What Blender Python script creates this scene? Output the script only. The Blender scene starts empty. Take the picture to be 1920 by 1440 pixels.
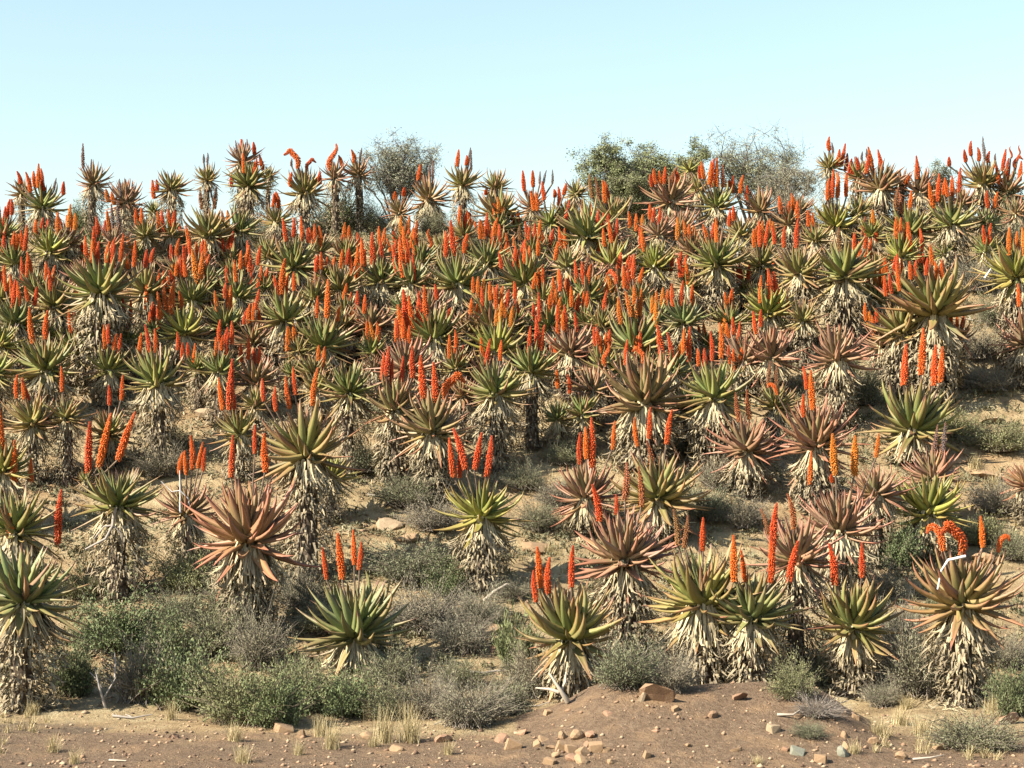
import bpy, math, random
import numpy as np
from mathutils import Matrix, Vector, Euler

R = math.radians
SC = bpy.context.scene
COL = SC.collection
rnd = random.Random(11)
npr = np.random.RandomState(5)

# ------------------------------------------------------------------ camera, sky, sun, exposure
F_PX = 3360.0          # focal length in pixels of the 1920 px wide photograph
EYE = 1.7
HORIZON = 860.0        # row of the eye level
cam_data = bpy.data.cameras.new('camera')
cam_data.sensor_width = 36.0
cam_data.lens = 36.0 * F_PX / 1920.0
cam_data.shift_y = (HORIZON - 720.0) / 1920.0
cam_data.clip_start = 0.5
cam_data.clip_end = 9000.0
cam = bpy.data.objects.new('camera', cam_data)
cam.location = (0, 0, EYE)
cam.rotation_euler = (R(90), 0, 0)
COL.objects.link(cam)
SC.camera = cam

SUN_DIR = Vector((-0.72, -0.37, 0.64)).normalized()      # towards the sun
SUN_EL = math.asin(SUN_DIR.z)
SUN_AZ = math.atan2(SUN_DIR.x, SUN_DIR.y)
world = bpy.data.worlds.new('World')
SC.world = world
world.use_nodes = True
wn = world.node_tree
wn.nodes.clear()
sky = wn.nodes.new('ShaderNodeTexSky')
sky.sky_type = 'NISHITA'
sky.sun_disc = False
sky.sun_elevation = SUN_EL
sky.sun_rotation = SUN_AZ
sky.altitude = 0
sky.air_density = 1.55
sky.dust_density = 1.0
sky.ozone_density = 1.9
bg = wn.nodes.new('ShaderNodeBackground')
bg.inputs['Strength'].default_value = 0.077
wo = wn.nodes.new('ShaderNodeOutputWorld')
wn.links.new(sky.outputs['Color'], bg.inputs['Color'])
wn.links.new(bg.outputs['Background'], wo.inputs['Surface'])

sun_data = bpy.data.lights.new('sun', 'SUN')
sun_data.energy = 5.0
sun_data.angle = R(0.53)
sun_data.color = (1.0, 0.93, 0.80)
sun = bpy.data.objects.new('sun', sun_data)
sun.rotation_euler = SUN_DIR.to_track_quat('Z', 'Y').to_euler()
sun.location = (-30, -10, 40)
COL.objects.link(sun)

SC.view_settings.view_transform = 'Standard'
SC.view_settings.look = 'None'
SC.view_settings.exposure = 1.6
SC.view_settings.gamma = 1.0
SC.view_settings.use_curve_mapping = False
SC.cycles.max_bounces = 5
SC.cycles.diffuse_bounces = 2
SC.cycles.glossy_bounces = 2
SC.cycles.transmission_bounces = 2
SC.cycles.transparent_max_bounces = 4

# Aloe catalogue. Each row: crown point x y, leaf reach, base y (all in pixels of the 1920x1440 photograph, turned into
# metres on the hillside further down), leaf colour, flower spikes "x,top,bottom[kind]", landmark phrase, own label.
ALOES = [
# ---- front rows
(45,1122,102,1332,'B','','the big blue-green corner aloe','largest blue-green aloe in the lower corner, thick curling leaves on a pale shaggy trunk'),
(225,945,76,1122,'G','','the green aloe draped with a grey branch','green aloe with a grey forked branch hanging from its crown on a leaning shaggy trunk'),
(30,992,78,1130,'G','20,950,1035 108,925,1018','the aloe with two wide-set spikes','green aloe behind the corner giant with two wide-set red spikes, one leaning'),
(465,1008,108,1200,'R','433,822,895 497,818,884 478,800,850','the big orange-leaved aloe','big orange-leaved aloe with spreading leaves and long straw skirt in the front'),
(668,1186,102,1252,'B','612,1030,1086 641,1006,1085 664,998,1058 674,1020,1068','the squat stemless aloe','squat pale green aloe sitting on the ground with four short orange spikes'),
(905,965,76,1105,'Y','850,826,894 863,838,895 872,806,878 889,815,880 912,822,892','the bright yellow-green aloe','bright yellow-green aloe standing alone on open ground with five red spikes'),
(1070,1192,98,1308,'GO','1004,1074,1128 1014,1030,1102 1028,1050,1112 1072,1028,1100','the low aloe behind the mound','low red-tipped aloe at the edge of the mound with straw skirt fanned out'),
(1172,1046,92,1240,'P','1125,912,976 1172,872,935b 1203,880,948b 1155,930,965','the purple-brown aloe','purple-brown aloe with stiff upright leaves above a long pale shaggy trunk'),
(1318,1128,102,1292,'OY','1318,975,1032 1270,960,1020b 1284,970,1025b','the wide olive aloe with brown seed heads','wide olive aloe with orange leaf tips and brown spent spikes behind the mound'),
(1410,1152,86,1300,'B','1378,1010,1090 1398,1036,1090 1447,950,1035 1444,1010,1092 1480,1018,1090','the blue-green aloe over the mound','blue-green aloe on top of the mound with five fat orange-red spikes'),
(1600,1170,86,1300,'GO','1566,1024,1096 1616,1022,1082','the twin-spiked pink-tipped aloe','green aloe with pink-tipped leaves and two spaced spikes beside the shaded hollow'),
(1806,1126,102,1322,'OK','1770,975,1032a 1805,965,1040a 1843,972,1026 1871,996,1035a','the aloe with arched spikes','red-brown aloe with arched drooping orange spikes and a bare white stalk'),
(1495,1046,78,1270,'P','1488,930,990b 1440,955,1000b','',''),
(1742,956,76,1045,'Y','','the green aloe above the arched-spike one','yellow-green aloe with no flowers above the aloe with arched spikes'),
(1750,895,58,1000,'P','1752,800,850k 1768,795,850k','',''),
(1575,992,80,1130,'P','1518,850,906o 1567,818,888o 1602,822,890o 1643,816,856o 1560,890,905','the pink aloe with golden spikes','broad pink-grey aloe carrying four fluffy golden-orange spikes'),
(1642,925,58,1060,'P','','',''),
(1098,932,70,1000,'P','1088,815,870 1100,805,860 1111,790,876 1148,793,842','',''),
(1235,930,86,1020,'O','1195,786,836 1216,768,822 1249,772,832 1222,830,885b','',''),
(350,962,56,1060,'K','336,850,888 349,848,890 360,822,880 372,832,878 381,842,882','the brownish aloe with five thin spikes','brownish ragged aloe with five thin orange spikes beside the big orange-leaved one'),
(575,848,86,1085,'O','495,712,752 517,728,770 542,710,766 553,692,740 586,694,760','the olive aloe with a spotted long trunk','large olive-red aloe with five scattered spikes on a long dark shaggy trunk'),
(622,893,46,980,'Y','','',''),
(8,880,62,1000,'Y','26,832,918o 58,862,902o 3,770,842','',''),
(1925,908,44,985,'R','','',''),
# ---- middle rows
(205,812,48,880,'O','227,706,750 205,725,760','',''),
(160,900,20,925,'O','165,798,887 185,780,874 221,774,862','',''),
(62,792,56,910,'O','31,706,746 46,710,748 54,713,752','',''),
(125,782,46,908,'O','117,690,734','',''),
(295,716,66,875,'G','262,627,662 281,612,660 291,620,660 333,625,656','the green aloe with a full straw trunk','green aloe with three red spikes and a full straw-coloured trunk widening upward'),
(88,690,66,790,'G','62,581,644 85,586,636','the green aloe with two slim spikes','green aloe with two slim upright spikes at the edge of the slope'),
(-6,702,44,800,'Y','','',''),
(2,645,46,740,'Y','','',''),
(190,545,76,742,'G','162,446,490 172,450,492 177,430,490 184,455,495 200,455,492 205,447,490 212,460,502 226,442,490 240,478,504 251,455,500 272,470,502','the tall thick-trunked aloe with many spikes','tall aloe with a thick shaggy trunk and a dense row of red spikes'),
(412,696,46,800,'G','410,602,640 422,615,645 436,605,645','',''),
(450,812,52,900,'O','416,712,768 431,680,768 439,700,766','the aloe with three tight spikes','olive aloe with three tightly bunched tall red spikes near the slope path'),
(655,733,60,890,'G','','the flowerless green aloe on a bent trunk','green aloe without flowers on a bending shaggy trunk in the middle slope'),
(537,598,60,725,'G','521,518,552 528,490,552 536,515,550 551,512,545','the grey-green aloe on a straw barrel','grey-green aloe with red spikes above a pale straw barrel of a trunk'),
(607,647,62,740,'G','595,558,596 613,528,596 632,575,602','',''),
(697,610,46,700,'K','710,595,636 690,600,640b','',''),
(742,766,66,905,'PG','716,664,712 724,654,706 733,676,720 752,672,722 773,654,708','the aloe with five spikes over a straw skirt','pale pinkish aloe with five spikes leaning over a wide straw skirt'),
(812,806,76,935,'PG','793,672,748 819,684,752 834,688,746a','the pink-green aloe in mid slope','large pink-green aloe with three curved spikes on a straw trunk'),
(868,740,38,830,'R','','',''),
(930,735,66,880,'G','912,638,680 938,640,676','the flat-topped green aloe','spreading green aloe with two short spikes and a grey shaggy trunk'),
(762,690,62,800,'P','','',''),
(815,632,66,735,'G','743,600,640 750,596,645 758,575,640 766,548,622 775,560,628 783,550,608 790,556,620 800,540,602 819,535,562 840,578,596','the aloe with the densest spike cluster','green aloe leaning beside the densest cluster of tall orange-red spikes'),
(925,618,62,700,'O','905,540,585 930,540,578 950,545,580 965,530,560','',''),
(932,655,62,745,'Y','','',''),
(998,695,58,840,'G','992,615,660 1006,596,650 1014,612,658','the aloe with a dark narrow trunk','grey-green aloe with three red spikes on a dark narrow trunk'),
(1072,660,56,745,'P','1047,592,632 1061,575,622 1082,588,622','',''),
(1030,612,46,690,'G','1001,570,600 1012,552,602 1027,556,598','',''),
(1065,582,50,650,'G','1040,520,550 1050,508,546 1066,525,555','',''),
(1092,776,42,855,'G','1046,694,728 1068,704,738','',''),
(1046,785,38,850,'B','','',''),
(1210,750,92,880,'PG','1137,650,685a 1172,640,684 1206,645,680a','the wide pink-leaved aloe','wide pink-leaved aloe with long reaching leaves over a broad straw trunk'),
(1262,695,48,790,'B','1243,615,675 1261,627,682 1280,618,664 1291,618,678','',''),
(1340,742,76,890,'G','1310,655,686 1322,655,686 1335,625,675 1352,610,672','the broad green aloe with orange spikes','broad green aloe with four spikes on a straw trunk beside dark shade'),
(1400,842,68,930,'P','1385,740,790b 1405,735,785b','the dusky purple aloe','dusky purple aloe with curved leaves and thin brown spent spikes'),
(1530,832,80,960,'PR','1507,742,782 1523,700,768 1512,690,730 1458,712,740a','the pink aloe with two red spikes','pink-leaved aloe with two thick red spikes on a pale shaggy trunk'),
(1715,802,86,870,'G','1694,650,722 1728,622,702 1750,652,722 1763,655,716','the short aloe with four tall spikes','large short-trunked green aloe with four tall widely spaced orange spikes'),
(1570,670,66,800,'P','','the flowerless dull pink aloe','dull pink-green flowerless aloe spreading before two pale shaggy trunks'),
(1448,668,58,745,'P','','',''),
(1396,672,50,740,'P','','',''),
(1753,580,92,760,'O','1660,520,555 1672,515,550 1686,500,545 1707,492,524 1717,490,522 1735,486,516 1740,515,540 1747,462,498 1757,492,524 1768,490,526','the wide olive aloe with crowded spikes','wide olive aloe with a crowd of red spikes and twisting lower leaves'),
(1690,622,62,745,'O','1625,570,602 1645,580,604','',''),
(1655,648,46,720,'P','','',''),
(1908,516,70,690,'Y','1890,430,478o 1906,436,472o 1918,430,478o','the yellow-green aloe on a thin leaning trunk','yellow-green aloe at the edge with orange spikes on a thin leaning trunk'),
(1925,642,58,730,'P','1910,535,575','',''),
(1585,514,70,660,'G','1602,438,468 1622,440,466 1574,430,470b','the wide flowerless green aloe with a straw trunk','wide green star-shaped aloe above a pale straw trunk, spikes behind'),
(1500,512,56,650,'O','1452,425,458 1470,428,464 1493,415,465','the olive aloe with two red spikes','olive aloe with two bright red spikes and orange lower leaves'),
(1345,492,62,600,'G','1328,422,456 1333,420,456 1344,412,454','the vivid green aloe with paired spikes','vivid green aloe with paired red spikes over a wide straw trunk'),
(1428,498,50,580,'O','1414,432,464 1424,420,462 1434,418,466','',''),
(1148,496,52,580,'Y','1135,430,462 1146,415,455 1153,412,452','the pale green aloe with fanned leaves','pale green aloe with fanned leaves below the grey-leaved bush'),
(1228,498,50,590,'Y','1185,480,522 1258,480,508 1274,474,503','',''),
(1290,535,36,600,'O','','',''),
(985,528,62,620,'G','940,475,505 965,464,500 975,470,503 982,458,495 991,463,498 1009,448,480 1040,455,488','the green aloe with seven spikes','dark green aloe topped by a loose row of seven red spikes'),
(915,492,50,570,'G','900,418,448 913,402,442 927,410,442','',''),
(858,530,66,630,'G','836,436,482 852,418,480 870,440,474','the green aloe with three bright spikes','round green aloe with three bright spikes and a pale trunk mid slope'),
(715,526,52,610,'G','680,450,500 698,440,496 716,452,484 670,492,525 684,470,500','the round green aloe with orange spikes','round green aloe with five orange spikes standing among many others'),
(770,530,50,620,'B','745,462,515 757,450,520 776,480,525 767,452,500','',''),
(792,488,42,560,'G','777,440,478 805,436,465a 750,445,490','',''),
(553,497,58,590,'G','537,412,452 550,410,445 566,408,452 577,430,455','the green aloe beside the tall dark shade','green aloe with four spikes below the thick trunk and its dark shade'),
(640,542,52,630,'O','','',''),
(650,480,42,540,'O','645,440,462 656,425,450 673,438,466','',''),
(650,588,38,660,'O','670,548,580 655,550,585','',''),
(757,580,34,650,'B','','',''),
(915,588,52,670,'O','','',''),
(1105,556,46,640,'G','1095,480,530b 1105,565,600b','',''),
(1192,648,76,740,'G','1165,560,606o 1183,548,592o 1192,540,594o 1200,545,592o 1222,556,586o 1229,567,610o 1156,500,532a 1172,502,540 1187,480,522','the aloe with golden-orange spikes','green aloe with a fan of golden-orange spikes in the middle of the slope'),
(1283,602,50,690,'B','1262,535,575 1277,530,573 1297,536,572','the blue-green aloe with three spikes','blue-green aloe with three short even spikes in mid slope'),
(1370,605,42,680,'G','1358,590,630o 1376,575,620o','',''),
(1440,586,58,680,'Y','1425,520,568 1443,508,560 1460,515,580 1475,556,588','the aloe with red pointed spikes','yellow-olive aloe with four narrow pointed red spikes'),
(425,612,52,700,'G','407,548,585o 427,545,580o','',''),
(445,555,50,640,'G','426,500,530 442,490,528 450,472,505 460,462,500 468,455,510 482,463,497','the aloe with six slanting spikes','grey-green aloe with six slender slanting red spikes'),
(345,622,56,720,'Y','303,550,596o 312,540,590o 322,530,588o 341,548,580o','the yellow-green aloe with fat orange spikes','yellow-green aloe beside a bunch of four fat orange spikes'),
(362,562,52,640,'G','','',''),
(335,515,44,600,'K','310,512,540o 322,495,530o 347,515,540o 323,460,488 332,450,482 346,462,490','',''),
(392,440,54,540,'O','355,425,462o','the dark olive aloe with drooping leaves','dark olive aloe with a skirt of drooping leaves below the skyline'),
(452,432,48,520,'G','','',''),
(390,532,42,620,'B','371,472,532o 377,475,530o','',''),
(497,540,28,600,'G','','',''),
(275,545,54,640,'O','274,532,580','',''),
(95,470,46,560,'Y','107,400,440o 128,385,425o 140,402,430o','the pale lime aloe','pale lime-green aloe with thick leaves and orange spikes near the edge'),
(128,455,38,540,'K','','',''),
(8,440,42,530,'G','','',''),
(28,492,44,580,'G','24,436,470 31,440,468 40,435,468 46,436,470','',''),
(70,545,46,640,'G','43,485,530 50,478,520 90,500,535o 97,500,540o','',''),
(30,605,58,700,'B','25,528,578 35,530,575 52,538,565 65,540,572','',''),
(104,572,58,660,'O','','',''),
(215,456,38,540,'P','212,385,430k 222,380,430k','',''),
# ---- skyline rows
(81,388,46,450,'G','39,322,345 57,325,360 65,322,350 72,310,352 78,318,352 82,340,358 102,335,355k 118,342,365','the green skyline aloe with tall red spikes','green skyline aloe with a sheaf of tall red spikes at its back'),
(42,362,30,440,'K','','',''),
(175,343,38,430,'K','156,272,315k 172,300,325k','the brown aloe with one black spike','brown skyline aloe with a tall black twisted spike on a shaggy trunk'),
(235,378,42,450,'P','218,345,375k 227,338,372k 236,338,370k 247,340,368k 204,355,378o 213,360,382o','',''),
(250,404,30,450,'P','','',''),
(288,397,24,440,'G','','',''),
(322,354,38,442,'O','289,340,372 295,338,360','the open brown aloe on a grey trunk','open star-shaped olive aloe against the sky on a grey shaggy trunk'),
(389,336,28,420,'O','378,355,392b 402,352,390b 382,290,305k 389,288,305k','the small olive aloe high on a bare trunk','small olive aloe high against the sky with dark spent spikes hanging under it'),
(468,346,46,440,'G','457,290,325 435,325,350 478,300,330','',''),
(455,302,38,420,'P','447,264,290k 455,262,285 464,262,288k 477,268,290','the tallest pinkish skyline aloe','pinkish skyline aloe rising above its neighbours with dark and red spikes'),
(505,330,22,420,'O','492,292,318 505,335,360k','',''),
(573,360,46,450,'O','559,273,315a 575,292,320a 547,298,312k 545,325,350 600,322,345','the thick-trunked skyline aloe','skyline aloe on a thick dark shaggy trunk with bent old spikes'),
(628,332,34,430,'P','622,277,318a 641,292,312','the aloe with an S-shaped spike','pinkish skyline aloe with a curled S-shaped orange and black spike'),
(672,327,34,415,'K','665,282,305 675,278,300k','the brown aloe on a pale column trunk','brown aloe leaning on a pale column of dry leaves beside the grey tree'),
(520,416,36,470,'O','515,365,380','',''),
(750,399,34,445,'K','740,360,375 758,352,368','',''),
(805,373,46,430,'OR','785,310,338 806,312,335k 812,303,335k','the olive aloe before the grey tree','broad olive-red aloe standing before the airy grey tree'),
(868,346,38,445,'O','858,282,312 874,292,310 884,284,318k 880,278,300k','the aloe with a grey fluffy trunk','skyline aloe with three short pink spikes on a grey fluffy trunk'),
(930,352,36,440,'O','912,352,366 925,354,368','',''),
(938,400,50,480,'O','880,398,405 893,405,430a','the olive aloe below the skyline gap','large olive aloe just beside the gap of sky in the ridge'),
(1031,418,38,480,'G','1001,360,395 1008,362,395 1020,342,375 1048,352,385 1061,378,420 1057,345,366 1040,355,370','the dark green aloe by the skyline gap','dark green aloe with long red spikes beside the gap of sky'),
(998,388,34,450,'P','984,322,358 1000,322,350 1012,322,345k 1020,320,342k 1035,320,345k','',''),
(1080,362,30,430,'O','','',''),
(1100,442,62,520,'G','1110,440,470 1122,450,475','the olive-green aloe tilted sideways','large olive-green aloe with leaves swept to one side'),
(1150,408,44,470,'O','1082,385,415b 1095,375,412b 1112,380,412 1110,330,370b 1125,335,375b','',''),
(1258,376,52,450,'PK','1222,328,350 1230,318,345 1238,322,348 1247,315,345 1260,315,342b 1272,320,345','the pink-brown aloe below the green tree','pink-brown aloe with a row of red spikes below the green tree'),
(1277,432,44,500,'KR','','the brown star-shaped aloe','brown-red star-shaped flowerless aloe standing in front of grey scrub'),
(1293,318,24,400,'Y','','the small yellow aloe in the tree','small yellowish aloe poking up beside the green tree'),
(1345,386,44,450,'G','1312,312,335 1320,305,335 1330,305,345 1337,302,350 1345,300,350 1355,312,350b 1370,332,362 1387,330,362 1350,395,430b 1375,395,430b','the grey-green aloe with a bundle of spikes','grey-green aloe with a dense upright bundle of red spikes under the trees'),
(1427,393,40,450,'K','1402,350,375 1370,338,350','',''),
(1568,422,52,480,'Y','1552,338,375 1561,322,370 1570,325,370 1587,328,368','the olive-yellow aloe with tall red spikes','olive-yellow aloe with three tall thick red spikes on the upper slope'),
(1555,312,30,390,'O','1555,258,282 1562,268,288k 1570,282,310 1578,272,312 1586,290,320','',''),
(1652,352,50,450,'K','1625,290,325 1636,278,322 1654,282,320 1609,295,318 1616,285,300k 1625,280,295k 1665,315,340k','the brown aloe with sky-high spikes','brown aloe whose red spikes stand clear against the sky'),
(1610,330,34,420,'O','1593,300,330 1600,305,330','',''),
(1725,357,42,440,'P','1721,295,335 1700,330,345','',''),
(1690,345,30,420,'P','','',''),
(1708,434,56,500,'G','1680,355,395b 1690,360,400b 1707,360,395','the broad green aloe on the upper right','broad green aloe in the upper slope with brown-orange spikes at its back'),
(1785,420,54,515,'G','1750,345,390 1758,330,378 1770,340,365 1778,335,368 1786,332,368 1797,318,360','the green aloe with a fluffy pale trunk','green aloe with six orange spikes on a fluffy pale straw trunk'),
(1845,344,46,430,'O','1780,295,312 1810,282,304 1821,266,292 1835,277,302 1846,258,300k 1852,285,305','',''),
(1888,362,42,450,'K','1873,310,345 1880,282,320 1888,300,338 1902,288,315a 1912,304,340 1866,288,300k 1910,275,290a 1895,278,296a','',''),
(1850,418,36,500,'B','1852,360,390 1865,362,390','the dark green aloe in shadow','dark green aloe on a bare black trunk in shadow near the ridge'),
(1905,400,34,470,'K','','',''),
(1635,440,36,510,'Y','1618,408,440b 1640,430,460','',''),
(1690,480,46,560,'Y','1705,420,470 1728,430,472','',''),
# ---- fillers between the rows
(1130,610,42,690,'O','1117,610,640','',''),
(1505,600,40,690,'O','','',''),
(590,700,40,780,'O','','',''),
(475,640,46,720,'K','480,545,580 486,580,605','',''),
(480,760,40,850,'O','','',''),
(370,690,36,770,'G','','',''),
(240,640,40,720,'G','232,560,600 245,565,600','',''),
(855,690,44,770,'O','862,650,690','',''),
(1130,690,46,770,'O','1118,615,650 1143,620,650','',''),
(1455,760,48,850,'O','1455,690,730b 1440,680,720b','',''),
(1290,760,40,850,'B','','',''),
(880,620,40,700,'K','','',''),
(590,560,40,640,'O','592,480,510 603,475,505','',''),
(505,480,40,560,'O','','',''),
(710,480,36,560,'O','','',''),
(760,455,34,520,'O','742,435,460 765,430,455','',''),
(830,470,36,540,'O','','',''),
(1065,500,44,580,'O','','',''),
(1200,560,40,640,'O','','',''),
(1300,470,40,560,'K','','',''),
(1480,420,36,490,'K','','',''),
(1530,450,36,530,'O','','',''),
(1640,560,40,640,'G','','',''),
(1850,470,38,540,'G','','',''),
(1790,640,40,720,'K','','',''),
(5,560,44,640,'O','8,500,535 2,540,570','',''),
(155,520,38,600,'P','','',''),
(320,440,32,500,'O','','',''),
(600,470,34,540,'O','','',''),
(1000,470,36,540,'O','975,425,450b 992,425,450','',''),
(870,440,34,510,'O','','',''),
(1390,440,36,510,'O','','',''),
(1610,400,36,470,'O','','',''),
(1760,380,34,450,'O','','',''),
(1805,380,34,450,'P','','',''),
(1060,405,34,470,'O','','',''),
(1500,395,30,460,'K','','',''),
(1310,355,34,430,'O','','',''),
(1690,545,44,620,'G','','',''),
(1020,560,40,640,'O','','',''),
(700,660,42,740,'G','','',''),
(560,660,36,740,'O','','',''),
]
# Shrubs: x, base y, width, height (pixels of the photograph), kind
SHRUBS = [
(205,1238,190,112,'green'),(135,1310,90,120,'green'),(250,1322,140,130,'twig'),(340,1335,190,130,'green'),(440,1362,170,120,'olive'),
(300,1250,130,90,'green'),(400,1240,150,110,'greygreen'),(500,1365,150,110,'green'),(560,1340,150,110,'olive'),(480,1260,130,110,'grey'),(650,1350,140,90,'green'),
(730,1350,130,90,'greygreen'),(800,1350,120,100,'grey'),(880,1368,160,105,'grey'),(950,1345,120,90,'greygreen'),(1000,1312,130,110,'grey'),
(965,1262,90,105,'lime'),(1180,1298,150,115,'greygreen'),(1130,1260,110,80,'grey'),(1260,1300,110,90,'grey'),(1490,1318,100,90,'olive'),
(1545,1290,90,80,'greygreen'),(1735,1312,190,160,'grey'),(1680,1262,110,90,'grey'),(1840,1412,180,90,'greygreen'),(1905,1345,90,110,'green'),
(1895,1262,110,80,'grey'),(1522,1390,75,38,'greygreen'),(1535,1352,110,52,'dead'),(795,1200,150,105,'grey'),(870,1232,130,85,'grey'),
(765,1110,170,90,'greygreen'),(838,1126,100,80,'green'),(815,1010,140,70,'grey'),(755,965,140,75,'greygreen'),(1012,1005,100,70,'greygreen'),
(985,930,90,60,'greygreen'),(1050,965,110,60,'grey'),(900,1185,110,85,'grey'),(430,1165,130,110,'greygreen'),(345,1120,120,90,'olive'),
(1352,925,100,80,'grey'),(1335,990,110,80,'greygreen'),(1690,1075,90,110,'green'),(1655,1130,100,70,'grey'),(1835,690,120,75,'grey'),
(1865,745,110,60,'grey'),(1885,860,130,70,'olive'),(1800,735,70,60,'grey'),(1625,770,90,90,'greygreen'),(1880,975,120,75,'grey'),
(1840,1030,120,60,'olive'),(1905,1060,90,70,'greygreen'),(300,905,110,70,'grey'),(330,860,70,50,'greygreen'),(640,432,90,100,'green'),
(700,440,70,75,'greygreen'),(1180,432,130,95,'green'),(1485,452,110,110,'grey'),(1905,440,100,110,'green'),(1890,500,100,90,'greygreen'),
(275,480,120,75,'greygreen'),(150,420,60,70,'green'),(895,478,80,70,'greygreen'),(1200,478,120,60,'grey'),(1840,560,100,80,'grey'),
(815,445,70,60,'greygreen'),(1130,440,80,80,'olive'),(1690,1200,120,70,'grey'),(1760,1060,90,70,'greygreen'),(700,1200,110,70,'grey'),
(600,1200,110,80,'greygreen'),(150,1130,100,60,'olive'),(330,1180,120,80,'greygreen'),(240,420,70,50,'green'),(960,1130,90,50,'grey'),
(1300,860,80,60,'greygreen'),(690,900,110,70,'greygreen'),(1060,880,80,60,'greygreen'),(560,1150,100,90,'grey'),(20,1320,90,90,'greygreen'),
(600,430,60,60,'green'),(500,460,90,60,'greygreen'),(1660,1330,80,60,'grey'),(1780,1160,80,50,'olive'),(730,1290,120,80,'greygreen'),
(860,1295,110,70,'greygreen'),(820,1080,70,50,'green'),(1400,1000,90,70,'grey'),(1870,620,90,60,'greygreen'),(1800,830,110,60,'olive'),
]
# Stones: x, y of the foot, width in pixels, tone
STONES = [
(532,1376,38,'tan'),(562,1386,22,'tan'),(1204,1316,24,'pale'),(1240,1322,74,'brown'),(1386,1314,36,'pink'),(1020,1392,22,'tan'),
(1055,1408,24,'tan'),(1082,1388,28,'tan'),(1110,1386,27,'pink'),(1116,1414,28,'tan'),(1044,1424,20,'tan'),(1076,1430,34,'pink'),(1092,1420,22,'tan'),
(1136,1414,19,'tan'),(1381,1412,21,'tan'),(1450,1376,26,'pale'),(1586,1386,22,'tan'),(1584,1406,18,'tan'),(1474,1410,16,'pink'),
(980,1380,26,'pink'),(940,1394,32,'pink'),(962,1408,28,'tan'),(832,1394,30,'pink'),(690,1388,32,'tan'),
(1026,1342,18,'tan'),(1336,1348,24,'brown'),(1606,1352,20,'tan'),(1760,1408,22,'tan'),(325,1388,26,'pink'),(186,1372,18,'tan'),
(1496,1418,30,'green'),(1582,1420,26,'green'),(1140,1346,20,'pink'),(1266,1338,16,'tan'),(1230,1376,18,'pink'),(732,995,54,'pale'),(765,1020,40,'tan'),
(858,1090,62,'tan'),(838,1172,50,'tan'),(1010,1040,60,'tan'),(1000,1075,40,'pale'),(890,1160,50,'tan'),(920,1192,60,'tan'),(940,1225,40,'pink'),
(320,1165,36,'pink'),(350,1188,60,'tan'),(310,1090,44,'tan'),(180,1090,50,'pink'),(1870,800,50,'pale'),(1860,905,60,'tan'),
(1800,870,40,'tan'),(1880,1230,60,'tan'),(1640,1045,44,'pink'),(1850,1060,50,'tan'),(400,745,50,'tan'),(395,790,60,'pale'),(1890,1360,56,'pink'),
(1070,1412,20,'tan'),(1102,1402,20,'pink'),(1032,1408,18,'tan'),(1008,1402,18,'tan'),(1056,1388,20,'tan'),(1090,1436,26,'tan'),
(1030,1436,24,'tan'),(1145,1436,20,'tan'),(745,1410,26,'tan'),
(1540,1432,22,'tan'),(1640,1400,20,'tan'),(1690,1425,24,'tan'),(1215,1424,18,'tan'),(1290,1404,14,'tan'),
]
GRASS = [(622,1405,60,55),(722,1392,70,70),(768,1392,80,80),(690,1350,40,40),(140,1432,44,30),(440,1390,60,40),
(700,1400,40,30),(455,1430,60,34),(320,1350,40,40),(1690,1360,60,34),(1650,1380,60,36),(1730,1380,70,40),(1780,1370,60,34),(1600,1412,40,20),
(1420,1432,40,18),(840,1415,40,30),(60,1340,50,30),(1830,1300,50,40),(1860,1340,60,40),(600,1380,50,40),(1700,1330,50,30),
(1830,880,50,30),(1860,920,60,34),(1800,900,40,24),(1790,1010,50,30),(560,1415,40,30),(1030,1040,40,24),(100,1410,50,34)]
# Dead branches: polyline in pixels of the photograph, thickness, pale or dark
BRANCHES = [
('grey forked dead branch lying in the shrubs near the mound',[(865,1262),(905,1285),(928,1312),(965,1338)],9,'grey',[(928,1312,860,1345),(915,1295,880,1320),(935,1318,940,1355)]),
('bare white forked stem standing against the low aloe',[(1064,1320),(1050,1292),(1030,1262)],11,'pale',[(1052,1300,1062,1262),(1048,1298,1005,1292)]),
('long thin white root lying along the mound edge',[(930,1325),(975,1335),(1010,1330),(1030,1318)],5,'pale',[]),
('pale twisted log beside the yellow-green aloe trunk',[(908,1130),(925,1110),(950,1095),(965,1105)],8,'pale',[(925,1110,960,1130)]),
('white dry stick lying on the open ground',[(690,930),(720,955),(745,958)],5,'pale',[]),
('short white stick in the scrub beside the open ground',[(752,936),(768,958)],5,'pale',[]),
('bare white forked twig beside the twin-spiked aloe',[(1672,1232),(1690,1208),(1696,1165)],6,'pale',[(1678,1222,1678,1178),(1690,1208,1708,1200)]),
('small grey dead bush stem in the lower green shrubs',[(198,1330),(190,1290),(178,1255)],6,'grey',[(194,1310,215,1270),(215,1270,212,1225),(190,1290,165,1262)]),
('crooked brown branch on bare earth under the shrubs',[(212,1345),(250,1350),(285,1340)],6,'grey',[(250,1350,232,1362)]),
('thin white branch lying at the bottom edge',[(205,1428),(240,1436)],5,'pale',[]),
('pale curved stick at the lower corner ground',[(1712,1426),(1740,1418),(1770,1416)],5,'pale',[]),
('pale root lying beside the mound twig pile',[(1458,1342),(1485,1338),(1500,1332)],6,'pale',[(1490,1337,1505,1355)]),
('pale branch tangle on the slope beside dark shade',[(1812,600),(1835,606),(1860,595)],4,'pale',[(1820,602,1815,590)]),
]
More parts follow.
